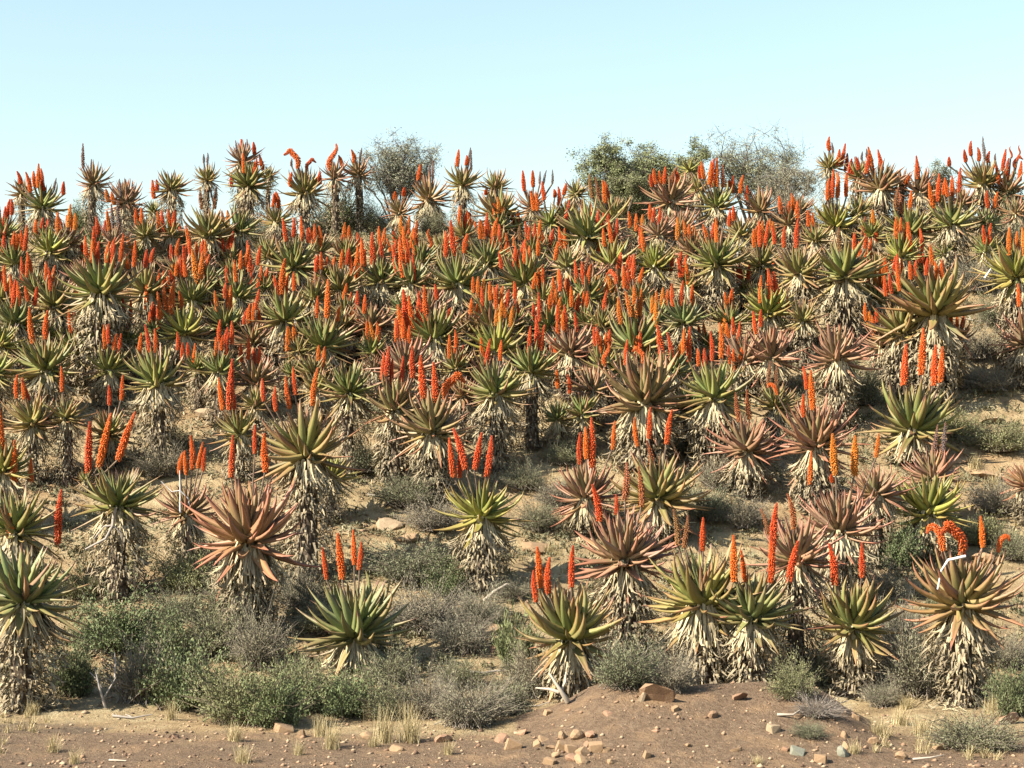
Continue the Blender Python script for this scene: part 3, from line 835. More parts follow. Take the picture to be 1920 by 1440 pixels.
def build_aloe(k, row):
    cx, cy, reach_px, by, code, spikes, landmark, hand = row
    r = random.Random(1000 + k)
    if not hand and 400 < cy < 720:                          # the middle of the slope is thick with spikes
        extra = r.randint(1, 3) if spikes else r.choice((0, 2, 3, 4))
        kind = r.choice(('', '', '', '', 'o'))
        mid = cx + r.uniform(-0.4, 0.4) * reach_px
        for q in range(extra):
            t = cy - reach_px * r.uniform(1.15, 1.55)
            spikes = (spikes + f' {mid + (q - extra / 2) * r.uniform(7, 11):.0f},{t:.0f},{t + r.uniform(26, 42):.0f}{kind}').strip()
    gx, gy, gz = hit(cx, by, mound=False)
    if by <= 452: gy = max(gy, 50.0) + (0 if by < 430 else -0.5)
    s = gy / F_PX
    x = (cx - 960.0) * s
    gz = float(ground_z(x, gy))
    cz = EYE + (HORIZON - cy) * s
    h = max(cz - gz, 0.12)
    reach = reach_px * s * 1.08
    root = bpy.data.objects.new('aloe', None)
    root.empty_display_size = 0.3
    COL.objects.link(root)
    root.location = (x, gy, gz)
    hues = [TINT[c] for c in code]
    col = hues[0][0] if len(hues) == 1 else lerp3(hues[0][0], hues[1][0], 0.5)
    redness = sum(q[1] for q in hues) / len(hues)
    lean = Matrix.Rotation(r.uniform(-0.10, 0.20), 4, 'X') @ Matrix.Rotation(r.gauss(0, 0.13), 4, 'Y')
    open_ = r.uniform(-7, 9)
    if reach_px >= 95:
        lean = Matrix.Rotation(r.uniform(-0.04, 0.10), 4, 'X') @ Matrix.Rotation(r.uniform(-0.08, 0.08), 4, 'Y')
        open_ = r.uniform(-6, 2)
    if landmark.endswith('tilted sideways'): lean = Matrix.Rotation(-0.5, 4, 'Y')
    crown = Matrix.Translation((0, 0, h)) @ lean
    # trunk
    sway = r.uniform(-0.05, 0.05) * h
    tr = reach * 0.20
    pts = [(sway * (1 - q) * q * 4 * 0.6, 0, -0.05 + (h + 0.1 * reach) * q) for q in (0, 0.2, 0.45, 0.7, 1.0)]
    link('trunk', tubes_mesh('trunk', [(pts, [tr * 1.25, tr, tr * 0.9, tr * 0.95, tr * 0.8])], M['trunk'], 9), root)
    # dead leaves
    n = int(min(1180 if reach_px > 60 else 760, max(200, 760 * (h + 0.12) / max(reach, 0.3))))
    sk = link('dry_leaf_skirt', skirt_mesh(reach, h + 0.02 * reach, 300 + k, n, r.uniform(0.88, 1.22) * (1.25 if any(q in hand for q in ('thick-trunk', 'thick shaggy', 'thick dark', 'barrel', 'full straw', 'fluffy', 'broad straw')) else 1.0)), root)
    tag(sk, kind='stuff')
    # living leaves
    nl = 86 if reach_px >= 80 else 76 if reach_px >= 55 else 64 if reach_px >= 40 else 54
    nl += r.randint(-4, 4)
    old = lerp3(col, (0.270, 0.145, 0.066), 0.42)
    inner = lerp3(col, (0.122, 0.176, 0.060), 0.56 if code[0] in 'RP' else 0.75)
    droop = r.uniform(-4, 9)
    p0 = r.uniform(0, 6.28)
    for i in range(nl):
        f = (i + 0.5) / nl                                   # 0 heart of the crown, 1 oldest leaf
        el = 84 - 108 * f ** 0.84 - droop * f - open_ * math.sin(3.14 * min(1, f * 1.2)) + r.uniform(-11, 11)
        if f > 0.90: el = r.uniform(-60, -22)
        phi = p0 + i * 2.399963 + r.uniform(-0.22, 0.22)
        ln = reach * (0.66 + 0.48 * min(1, f * 2.6) - 0.06 * f) * r.uniform(0.72, 1.14)
        zo = reach * (0.15 - 0.30 * f)
        ro = reach * (0.02 + 0.085 * min(1, f * 1.5))
        pool = LEAF_UP if f < 0.30 else LEAF_MID if f < 0.64 else LEAF_LOW
        wide = r.uniform(0.62, 0.90) * (1.12 if reach_px > 80 else 1.0)
        m = (crown @ Matrix.Rotation(phi, 4, 'Z') @ Matrix.Translation((ro, 0, zo)) @ Matrix.Rotation(-R(el), 4, 'Y')
             @ Matrix.Rotation(r.uniform(-0.28, 0.28), 4, 'X') @ Matrix.Diagonal((ln, ln * wide, ln * wide * 0.9, 1)))
        c = lerp3(inner, col, min(1, f / 0.45) ** 1.3) if f < 0.45 else lerp3(col, old, ((f - 0.45) / 0.55) ** 1.4)
        v = r.uniform(0.66, 1.30)
        if r.random() < 0.10: c = lerp3(c, r.choice(((0.26, 0.21, 0.07), (0.27, 0.13, 0.085), (0.13, 0.19, 0.08))), 0.6)
        c = (c[0] * v * r.uniform(0.92, 1.08), c[1] * v, c[2] * v * r.uniform(0.9, 1.1))
        link('leaf', r.choice(pool), root, m, (c[0], c[1], c[2], min(1, redness * r.uniform(0.7, 1.35))))
    # a ring of dying leaves hanging under the crown
    nd = 16 if reach_px >= 80 else 12 if reach_px >= 55 else 8 if reach_px >= 40 else 0
    for i in range(nd):
        phi = p0 + i * 2.399963
        el = r.uniform(-86, -58)
        ln = min(reach * r.uniform(0.55, 0.85), max(0.25 * reach, h * 0.9))
        m = (crown @ Matrix.Rotation(phi, 4, 'Z') @ Matrix.Translation((reach * 0.09, 0, reach * r.uniform(-0.26, -0.12))) @ Matrix.Rotation(-R(el), 4, 'Y')
             @ Matrix.Rotation(r.uniform(-0.6, 0.6), 4, 'X') @ Matrix.Diagonal((ln, ln, ln, 1)))
        g = r.random()
        c = lerp3((0.29, 0.14, 0.06), (0.50, 0.41, 0.24), g)
        link('dry_leaf', r.choice(LEAF_DRY), root, m, (c[0], c[1], c[2], 1))
    # flower stalk and spikes
    kinds = []
    if spikes:
        lines, heads = [], []
        apex = crown @ Vector((0, 0, 0.10 * reach))
        for tok in spikes.split():
            kind = 'r'
            if tok[-1] in 'obka': kind, tok = tok[-1], tok[:-1]
            sx, t, b = [float(q) for q in tok.split(',')]
            t -= 0.07 * (b - t)
            kinds.append(kind)
            off = r.uniform(-0.42, 0.12) * reach if abs(sx - cx) < reach_px else r.uniform(-0.1, 0.1) * reach
            yy = gy + off
            top = at(sx, t, yy) - Vector((x, gy, gz)); bot = at(sx, b, yy) - Vector((x, gy, gz))
            L = (top - bot).length
            tilt = r.gauss(0, 0.075) + 0.12 * (sx - cx) / max(reach_px, 1)
            if kind in 'kb': tilt += r.uniform(-0.12, 0.12)
            W = L * r.uniform(0.66, 0.86)
            minw = 7.4 * s / 0.20 if kind != 'k' else 5.0 * s / 0.2
            maxw = 12.4 * s / 0.20
            W = min(max(W, minw), maxw)
            me = r.choice(SPIKES[kind])
            spin = r.uniform(0, 6.28)
            if kind == 'a':
                spin = (3.1416 if sx < cx else 0.0) + r.uniform(-0.4, 0.4)
                if 'arched' in hand: me = SPIKES['a'][0 if sx < cx - 20 or sx > cx + 40 else 2]
                if 'S-shaped' in hand: me = SPIKES['a'][1]
            m = Matrix.Translation(bot) @ Matrix.Rotation(tilt, 4, 'Y') @ Matrix.Rotation(r.uniform(-0.08, 0.08), 4, 'X') @ Matrix.Rotation(spin, 4, 'Z') @ Matrix.Diagonal(
                (W if kind != 'a' else L * 1.05, W if kind != 'a' else L * 0.8, L * (1.0 if kind != 'a' else 1.12), 1))
            hcol = r.choice(SPIKE_HUE[kind]); v = r.uniform(0.88, 1.08)
            heads.append((me, m, (hcol[0] * v, hcol[1] * v, hcol[2], 1)))
            mid = apex.lerp(bot, 0.5) + Vector((0.10 * (bot.x - apex.x), 0, -0.08 * (bot - apex).length))
            rs = max(1.6 * s, 0.010)
            lines.append(([apex, mid, bot, bot + (top - bot) * 0.06], [rs * 1.3, rs * 1.1, rs, rs * 0.9]))
        st = link('flower_stalk', tubes_mesh('flower_stalk', lines, M['stalk'], 5), root)
        for me, m, c in heads:
            link('flower_spike', me, st, m, c)
    # what the label may truthfully say
    words = 'large' if reach_px >= 84 else 'small' if reach_px < 36 else ''
    hue = TINT_WORD[code[0]]
    live = sum(1 for q in kinds if q in 'roa'); deadn = len(kinds) - live
    num = ['no', 'one', 'two', 'three', 'four', 'five', 'six', 'seven', 'eight', 'nine', 'ten', 'eleven', 'twelve']
    if live:
        cn = 'orange' if sum(1 for q in kinds if q == 'o') > live / 2 else 'red'
        ft = f'with {num[live]} {cn} spike' + ('s' if live > 1 else '')
    elif deadn:
        ft = 'with dead brown flower spikes'
    else:
        ft = 'without flowers'
    desc = ' '.join(q for q in (words, hue, 'aloe', ft) if q)
    root['group'] = 'aloes covering the hillside'
    PLACED.append((root, 'aloe', desc, cx, cy, hand or None, landmark or None))


def more_aloes():
    """The crowded middle of the slope: plants in the gaps between those picked out one by one."""
    r = random.Random(4)
    rows = []
    seen = [(a[0], a[1], a[2]) for a in ALOES]
    tries = 0
    while len(rows) < 82 and tries < 6000:
        tries += 1
        cy = r.uniform(425, 735)
        cx = r.uniform(-15, 1780)
        if cx > 1560 and cy > 520: continue
        if 330 < cx < 480 and cy > 660: continue
        reach = r.uniform(27, 50) * (0.75 + 0.4 * (cy - 425) / 310)
        if any(math.hypot(cx - q[0], (cy - q[1]) * 1.25) < 0.37 * (reach + q[2]) for q in seen): continue
        seen.append((cx, cy, reach))
        rows.append((cx, cy, reach, cy + reach * r.uniform(1.1, 1.9), r.choice('GGOOOPKYB'), '', '', ''))
    return rows


ALOES += more_aloes()
for k, row in enumerate(ALOES):
    build_aloe(k, row)


# ------------------------------------------------------------------ shrubs and trees
def shrub_meshes(seed, twigs, leaves_per, leaf_len, leaf_w, upright, spread=1.0, top_flat=0.0):
    """Twig ribbons and small leaves filling a dome of radius 1 and height 1."""
    r = np.random.RandomState(seed)
    tv, tf, lv, lf, tone = [], [], [], [], []
    for i in range(twigs):
        ph = r.rand() * 6.283
        u = r.rand() ** 0.6
        el = math.acos(1 - u * (1 - upright * 0.35)) if upright < 2 else 0.5
        end = np.array([math.sin(el) * math.cos(ph) * spread, math.sin(el) * math.sin(ph) * spread, math.cos(el) * (1 - top_flat * r.rand())])
        end = end * (0.52 + 0.55 * r.rand()) * (1 + 0.20 * math.sin(3 * ph + seed) + 0.15 * math.sin(5 * ph + 2 * seed + el * 4))
        end[2] = max(end[2], 0.04 + 0.10 * r.rand())
        st = np.array([0.22 * r.randn(), 0.22 * r.randn(), 0.0])
        c1 = st * 0.6 + end * 0.4 + np.array([0, 0, 0.10]) + r.randn(3) * 0.07
        ts = np.linspace(0, 1.05 + 0.16 * r.rand(), 6)
        pts = [(1 - t) ** 2 * st + 2 * t * (1 - t) * c1 + t * t * end for t in ts]
        v, f = tube([tuple(p) for p in pts], [0.013 * (1 - 0.72 * t) for t in ts], 3)
        o = len(tv); tv += v; tf += [tuple(q + o for q in g) for g in f]
        clump = r.rand()
        for j in range(leaves_per):
            t = 0.35 + 0.65 * r.rand() ** 0.7
            p = (1 - t) ** 2 * st + 2 * t * (1 - t) * c1 + t * t * end + r.randn(3) * 0.055
            if p[2] < 0.015: p[2] = 0.015 + 0.05 * r.rand()
            d = end - st; d = d / (np.linalg.norm(d) + 1e-6) + r.randn(3) * 0.6; d /= np.linalg.norm(d)
            a = np.cross(d, r.randn(3)); a /= np.linalg.norm(a) + 1e-6
            L = leaf_len * (0.6 + 0.8 * r.rand()); W = leaf_w * (0.6 + 0.8 * r.rand())
            o = len(lv)
            lv += [p - d * L * 0.5, p + a * W * 0.5, p + d * L * 0.5, p - a * W * 0.5]
            lf.append((o, o + 1, o + 2, o + 3))
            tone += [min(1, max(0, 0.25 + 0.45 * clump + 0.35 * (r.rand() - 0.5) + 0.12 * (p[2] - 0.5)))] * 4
    return (mesh_np('twigs', tv, tf, M['twig'], smooth=True),
            mesh_np('foliage', lv, lf, M['shrub'], {'tone': tone}))


KINDS = {
    'green': [shrub_meshes(s, 230, 46, 0.052, 0.030, 0.4) for s in (1, 2, 3)],
    'greygreen': [shrub_meshes(s, 260, 34, 0.062, 0.016, 0.5) for s in (4, 5, 6)],
    'olive': [shrub_meshes(s, 240, 40, 0.055, 0.020, 0.5) for s in (7, 8, 9)],
    'grey': [shrub_meshes(s, 340, 22, 0.062, 0.013, 0.6) for s in (10, 11, 12)],
    'lime': [shrub_meshes(13, 200, 20, 0.17, 0.030, 1.4)],
    'twig': [shrub_meshes(14, 260, 8, 0.08, 0.03, 0.7)],
    'dead': [shrub_meshes(15, 300, 3, 0.07, 0.02, 0.2)],
}
LEAFHUE = {'green': (0.092, 0.138, 0.030), 'greygreen': (0.165, 0.175, 0.080), 'olive': (0.190, 0.202, 0.064), 'grey': (0.255, 0.226, 0.142),
           'lime': (0.20, 0.25, 0.085), 'twig': (0.17, 0.15, 0.08), 'dead': (0.25, 0.215, 0.17)}
TWIGHUE = {'green': (0.14, 0.11, 0.08), 'greygreen': (0.20, 0.17, 0.13), 'olive': (0.20, 0.165, 0.11), 'grey': (0.30, 0.26, 0.20),
           'lime': (0.18, 0.2, 0.1), 'twig': (0.36, 0.31, 0.25), 'dead': (0.36, 0.31, 0.26)}
KINDWORD = {'green': 'dense dark green shrub', 'greygreen': 'grey-green shrub', 'olive': 'olive shrub', 'grey': 'twiggy grey shrub', 'lime': 'light green upright shrub',
            'twig': 'bare twiggy shrub', 'dead': 'heap of dead grey twigs'}


def build_shrub(k, row):
    px, py, w, h, kind = row
    r = random.Random(5000 + k)
    x, y, z = hit(px, py)
    s = y / F_PX
    root = bpy.data.objects.new('shrub', None)
    root.empty_display_size = 0.2
    COL.objects.link(root)
    root.location = (x, y + 0.25 * w * s, float(ground_z(x, y + 0.25 * w * s)) - 0.02)
    tw, fo = r.choice(KINDS[kind])
    rw = w * s * 0.56; rh = h * s * (1.16 if px < 700 and py > 1200 else 1.04)
    m = Matrix.Rotation(r.uniform(0, 6.28), 4, 'Z') @ Matrix.Diagonal((rw, rw * 0.9, rh, 1))
    v = r.uniform(0.85, 1.15)
    t = TWIGHUE[kind]; l = LEAFHUE[kind]
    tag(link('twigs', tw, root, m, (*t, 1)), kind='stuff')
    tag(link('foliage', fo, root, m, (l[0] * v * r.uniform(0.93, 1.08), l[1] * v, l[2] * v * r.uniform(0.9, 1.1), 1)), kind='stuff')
    root['group'] = 'shrubs between the aloes'
    size = 'big ' if w >= 150 else 'small ' if w < 85 else ''
    PLACED.append((root, 'shrub', size + KINDWORD[kind], px, py - h / 2, None, None))


for k, row in enumerate(SHRUBS):
    build_shrub(k, row)


def build_tree(name, label, px, py_top, py_base, w, hue, seed, clumps, leaves, leaf_len, leaf_w, airy, depth, limbs=9, landmark=None):
    """Several crooked limbs from the ground, forking to twig ends, with loose leaf clumps on the ends."""
    r = random.Random(seed)
    y = depth; s = y / F_PX
    x = (px - 960) * s
    z = float(ground_z(x, y))
    H = EYE + (HORIZON - py_top) * s - z
    W = w * s / 2
    root = bpy.data.objects.new(name, None)
    COL.objects.link(root)
    root.location = (x, y, z)
    lines, ends = [], []
    for i in range(limbs):
        ph = 6.283 * i / limbs + r.uniform(-0.4, 0.4)
        out = r.uniform(0.25, 0.95) * W
        hh = H * r.uniform(0.60, 0.95) * (1 - 0.22 * (out / W) ** 2)
        e = Vector((math.cos(ph) * out, math.sin(ph) * out * 0.8, hh))
        a = Vector((r.uniform(-0.08, 0.08), r.uniform(-0.08, 0.08), 0))
        b = a.lerp(e, 0.35) + Vector((r.uniform(-0.1, 0.1), r.uniform(-0.1, 0.1), 0.10 * H))
        c = a.lerp(e, 0.7) + Vector((r.uniform(-0.14, 0.14), r.uniform(-0.14, 0.14), 0.05 * H))
        lines.append(([a, b, c, e], [0.04, 0.026, 0.016, 0.008]))
        for j in range(5):
            st = b.lerp(e, r.random())
            en = st + Vector((r.uniform(-0.42, 0.42) * W, r.uniform(-0.4, 0.4) * W, r.uniform(-0.05, 0.26) * H))
            if en.z > H * 1.02: en.z = H * r.uniform(0.9, 1.02)
            md = st.lerp(en, 0.5) + Vector((r.uniform(-0.06, 0.06), r.uniform(-0.06, 0.06), 0.03))
            lines.append(([st, md, en], [0.018, 0.012, 0.005]))
            ends += [en, md]
        ends.append(e)
    tk = tubes_mesh('trunk', lines, M['bark'], 5)
    link('trunk', tk, root)
    lv, lf, tone = [], [], []
    q = np.random.RandomState(seed)
    twl = []
    clumps, leaves, leaf_len, leaf_w = int(clumps * 1.5), int(leaves * 1.7), leaf_len * 0.78, leaf_w * 0.68
    for i in range(clumps):
        c = np.array(ends[i % len(ends)]) + q.randn(3) * np.array([0.10, 0.10, 0.06]) * W
        rad = W * (0.10 + 0.12 * q.rand()) * airy
        ct = q.rand()
        for t_ in range(5):
            d = q.randn(3); d[2] = abs(d[2]) * 0.8; d /= np.linalg.norm(d)
            twl.append(([tuple(c - d * rad * 0.6), tuple(c + d * rad * 0.5 + q.randn(3) * 0.03), tuple(c + d * rad * (1.3 + 0.9 * q.rand()))], [0.006, 0.005, 0.002]))
        for j in range(leaves):
            p = c + q.randn(3) * rad * np.array([0.62, 0.62, 0.55])
            if p[2] > H * 1.06 or p[2] < 0.05: continue
            d = q.randn(3); d /= np.linalg.norm(d)
            a = np.cross(d, q.randn(3)); a /= np.linalg.norm(a)
            L = leaf_len * (0.6 + 0.8 * q.rand()); Wd = leaf_w * (0.6 + 0.8 * q.rand())
            o = len(lv)
            lv += [p - d * L / 2, p + a * Wd / 2, p + d * L / 2, p - a * Wd / 2]
            lf.append((o, o + 1, o + 2, o + 3))
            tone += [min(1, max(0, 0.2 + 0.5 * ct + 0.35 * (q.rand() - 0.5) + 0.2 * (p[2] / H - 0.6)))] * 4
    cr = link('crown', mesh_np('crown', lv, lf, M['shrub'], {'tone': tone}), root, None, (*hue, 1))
    tag(cr, kind='stuff')
    link('twigs', tubes_mesh('twigs', twl, M['twig'], 3), root, None, (0.20, 0.18, 0.15, 1))['kind'] = 'stuff'
    tag(root, label, 'tree', 'trees on the skyline')
    PLACED.append((root, 'tree', '', px, (py_top + py_base) / 2, label, landmark))


TREES = [
    ('tree', 'airy grey-green tree on the skyline beside the pale column-trunked aloe', 742, 252, 430, 135, (0.30, 0.31, 0.205), 1, 150, 42, 0.085, 0.030, 1.1, 55.0, 15, 'the airy grey tree'),
    ('tree', 'dense green tree at the left end of the skyline thicket', 1142, 258, 430, 130, (0.19, 0.225, 0.075), 2, 130, 55, 0.075, 0.045, 1.0, 56.0, 10, 'the dense end tree of the thicket'),
    ('tree', 'green tree in the middle of the skyline thicket with a tufted top', 1215, 262, 430, 130, (0.18, 0.215, 0.07), 3, 125, 55, 0.075, 0.045, 1.0, 56.5, 10, None),
    ('tree', 'taller tufted green tree of the thicket behind the small yellow aloe', 1288, 258, 430, 110, (0.19, 0.225, 0.075), 4, 105, 55, 0.075, 0.045, 1.0, 56.0, 9, None),
    ('tree', 'sparse thin-branched tree with sky showing through its crown', 1412, 250, 440, 180, (0.29, 0.30, 0.15), 5, 150, 36, 0.075, 0.032, 1.1, 56.5, 12, 'the sparse thin-branched tree'),
    ('tree', 'grey half-bare bushy tree beside the sparse one on the ridge', 1478, 290, 440, 110, (0.31, 0.30, 0.20), 6, 90, 34, 0.07, 0.026, 1.0, 54.5, 11, 'the half-bare grey tree'),
    ('tree', 'low leafy tree peeping over the ridge among far aloes', 1765, 300, 430, 90, (0.150, 0.170, 0.085), 7, 60, 40, 0.07, 0.035, 1.0, 57.0, 8, None),
    ('tree', 'rounded bright green bushy tree below the skyline thicket', 1180, 330, 440, 110, (0.16, 0.18, 0.055), 8, 150, 50, 0.075, 0.035, 1.0, 53.0, 10, 'the green tree below the thicket'),
]
for a in TREES:
    build_tree(*a)


# ------------------------------------------------------------------ stones
def stone_mesh(seed):
    """A broken sandstone block: the hull of a skewed, chipped box, its edges slightly worn."""
    import bmesh
    r = np.random.RandomState(seed)
    bm = bmesh.new()
    for sx in (-1, 1):
        for sy in (-1, 1):
            for sz in (-1, 1):
                q = np.array([sx, sy, sz]) * 0.42 * (0.50 + 0.62 * r.rand(3))
                if r.rand() < 0.35:
                    for ax in range(3):
                        q2 = q.copy(); q2[ax] *= 0.45 + 0.3 * r.rand()
                        bm.verts.new(q2)
                else:
                    bm.verts.new(q)
    res = bmesh.ops.convex_hull(bm, input=bm.verts)
    bmesh.ops.delete(bm, geom=[v for v in bm.verts if not v.link_faces], context='VERTS')
    bmesh.ops.bevel(bm, geom=bm.edges[:], offset=0.022, segments=1, affect='EDGES')
    me = bpy.data.meshes.new('stone')
    bm.to_mesh(me); bm.free()
    me.materials.append(M['stone'])
    return me


def chip_mesh(seed):
    """A weathered stone: a sphere with random flat breaks."""
    import bmesh
    r = np.random.RandomState(seed)
    bm = bmesh.new()
    bmesh.ops.create_icosphere(bm, subdivisions=2, radius=0.5)
    for _ in range(6):
        nv = Vector(r.randn(3)); nv.normalize()
        dd = r.uniform(0.16, 0.36)
        for v in bm.verts:
            t = v.co.dot(nv) - dd
            if t > 0: v.co -= nv * t * 0.96
    for v in bm.verts: v.co += Vector(r.randn(3)) * 0.012
    me = bpy.data.meshes.new('stone')
    bm.to_mesh(me); bm.free()
    me.materials.append(M['stone'])
    return me


STONE_ME = [chip_mesh(100 + i) if i % 3 else stone_mesh(i) for i in range(15)]
STONEHUE = {'tan': (0.345, 0.225, 0.125), 'pale': (0.37, 0.275, 0.17), 'pink': (0.335, 0.195, 0.118), 'brown': (0.27, 0.165, 0.095), 'green': (0.24, 0.25, 0.19)}
STONEWORD = {'tan': 'tan stone', 'pale': 'pale stone', 'pink': 'pinkish flat stone', 'brown': 'brown stone', 'green': 'grey-green stone'}
for k, (px, py, w, tone) in enumerate(STONES):
    r = random.Random(7000 + k)
    x, y, z = hit(px, py - 2)
    s = y / F_PX
    a = w * s
    hh = a * (0.75 if w < 30 and tone != 'pink' else 0.5)
    if py < 1260: hh = a * 0.35
    c = STONEHUE[tone]; v = r.uniform(0.88, 1.12)
    yy = y + 0.25 * a
    o = link('stone', STONE_ME[k % 15 if w < 40 or (k % 15) % 3 else k % 15 + 1], None, None, (c[0] * v, c[1] * v, c[2] * v, 1))
    o.rotation_euler = (r.uniform(-0.35, 0.35), r.uniform(-0.35, 0.35), r.uniform(0, 6.28))
    o.scale = (a * 1.25, a * r.uniform(0.85, 1.2), hh * 1.5)
    o.location = (x, yy, float(ground_z(x, yy)) + hh * r.uniform(0.02, 0.26))
    o['group'] = 'loose stones on the bare ground'
    pile = 1000 <= px <= 1146 and py > 1384 and w <= 26
    if pile:
        tag(o, 'small broken sandstone piece in the loose stone scatter below the mound', 'stone', 'broken sandstone scatter below the mound')
    else:
        size = 'large ' if w >= 44 else ''
        PLACED.append((o, 'stone', size + STONEWORD[tone], px, py - w * 0.3, None, None))


# ------------------------------------------------------------------ grass tufts, dead branches
def blades(points, n, height, spreadf, r):
    V, Fc, T = [], [], []
    for (x, y, z, hk) in points:
        for i in range(n):
            ph, ln = r.rand() * 6.283, height * hk * (0.45 + 0.75 * r.rand())
            lean = spreadf * (0.15 + 0.85 * r.rand())
            bx, by = x + r.randn() * 0.16 * height * hk, y + r.randn() * 0.16 * height * hk
            w = 0.0022 + 0.0032 * r.rand()
            dx, dy = math.cos(ph), math.sin(ph)
            o = len(V)
            for q in (0.0, 0.5, 1.0):
                hx, hz = lean * ln * q ** 1.6, ln * q * (1 - 0.3 * lean * q)
                ww = w * (1 - 0.8 * q)
                V.append((bx + dx * hx - dy * ww, by + dy * hx + dx * ww, z + hz)); V.append((bx + dx * hx + dy * ww, by + dy * hx - dx * ww, z + hz))
            Fc += [(o, o + 1, o + 3, o + 2), (o + 2, o + 3, o + 5, o + 4)]
            T += [min(1, 0.25 + 0.75 * r.rand())] * 6
    return V, Fc, T


TUFTS = []
for q in range(4):
    V, Fc, T = blades([(0, 0, 0, 1)], 170, 1.0, 0.85, np.random.RandomState(40 + q))
    V = np.array(V); mid = 0.5 * (V[0::2] + V[1::2]); half = 0.5 * (V[1::2] - V[0::2]) * 2.2; V[0::2] = mid - half; V[1::2] = mid + half
    TUFTS.append(mesh_np('grass_tuft', V, Fc, M['grass'], {'tone': T}))
for k, (px, py, w, h) in enumerate(GRASS):
    r = random.Random(8000 + k)
    x, y, z = hit(px, py)
    s = y / F_PX
    o = link('grass_tuft', TUFTS[k % 4])
    o.location = (x, y, z - 0.01)
    o.rotation_euler = (0, 0, r.uniform(0, 6.28))
    hh = h * s * 1.05
    o.scale = (w * s * 0.75, w * s * 0.75, hh)
    o['group'] = 'dry grass tufts on the bare ground'
    PLACED.append((o, 'grass', 'tall straw-yellow grass tuft' if h >= 50 else 'low straw-yellow grass tuft', px, py - h / 2, None, None))

WOOD = {'grey': (0.33, 0.29, 0.25), 'pale': (0.50, 0.43, 0.34), 'white': (0.80, 0.78, 0.74)}
for label, line, th, tone, forks in BRANCHES:
    x0, y0, z0 = hit(*line[0])
    px0, py0 = line[0]
    s = y0 / F_PX
    base = Vector((x0, y0, z0))
    def rel(px, py, lift=0.0):
        p = at(px, py, y0 - 0.02)
        return p - base
    pts = [rel(*p) for p in line]
    for i, p in enumerate(pts):
        p.y -= 0.10 * math.sin(i * 1.7)
        wx, wy = base.x + p.x, base.y + p.y
        p.z = max(p.z, float(ground_z(wx, wy)) - base.z + 0.5 * th * s)
    rr = th * s * 0.5
    lines = [(pts, [rr * (1 - 0.65 * i / (len(pts) - 1)) for i in range(len(pts))])]
    for (ax, ay, bx, by) in forks:
        a, b = rel(ax, ay), rel(bx, by)
        b.y += 0.12
        for p in (b,):
            p.z = max(p.z, float(ground_z(base.x + p.x, base.y + p.y)) - base.z + 0.3 * th * s)
        c = a.lerp(b, 0.5) + Vector((0.02, -0.04, 0.02))
        lines.append(([a, c, b], [rr * 0.7, rr * 0.5, rr * 0.25]))
    o = link('dead_branch', tubes_mesh('dead_branch', lines, M['wood'], 6), None, None, (*WOOD[tone], 1))
    o.location = base
    tag(o, label, 'branch', 'dead branches on the hillside')
for label, line, foot, th, tone, front in CAUGHT:
    x0, y0, z0 = hit(foot[0], foot[1], False)
    y = y0 - front
    s = y / F_PX
    base = at(line[0][0], line[0][1], y)
    pts = [at(px, py, y + 0.05 * math.sin(i * 2.2)) - base for i, (px, py) in enumerate(line)]
    rr = th * s * 0.42
    rad = [rr * (0.55 + 0.5 * i / (len(pts) - 1)) for i in range(len(pts))] if 'bent' in label or 'sheath' in label else [rr * (1 - 0.55 * i / (len(pts) - 1)) for i in range(len(pts))]
    lines = [(pts, rad)]
    if 'forked' in label:
        a = pts[1]
        lines.append(([a, a + Vector((14 * s, 0.03, -14 * s)), a + Vector((18 * s, 0.05, -38 * s))], [rr * 0.7, rr * 0.6, rr * 0.3]))
        lines.append(([a, a + Vector((-16 * s, -0.03, -2 * s)), a + Vector((-36 * s, -0.02, 18 * s if 'white' in label else -26 * s))], [rr * 0.6, rr * 0.5, rr * 0.25]))
    o = link('dead_branch', tubes_mesh('dead_branch', lines, M['wood'], 6), None, None, (*WOOD[tone], 1))
    o.location = base
    tag(o, label, 'branch', 'dead branches on the hillside')


# ------------------------------------------------------------------ what nobody could count: pebbles, low scrub, thin dry grass
def scatter(n, seed, ylo, yhi, power=1.0):
    r = np.random.RandomState(seed)
    y = ylo + (yhi - ylo) * r.rand(n) ** power
    x = (r.rand(n) * 2 - 1) * (0.30 * y + 1.0)
    return x, y, ground_z(x, y), r


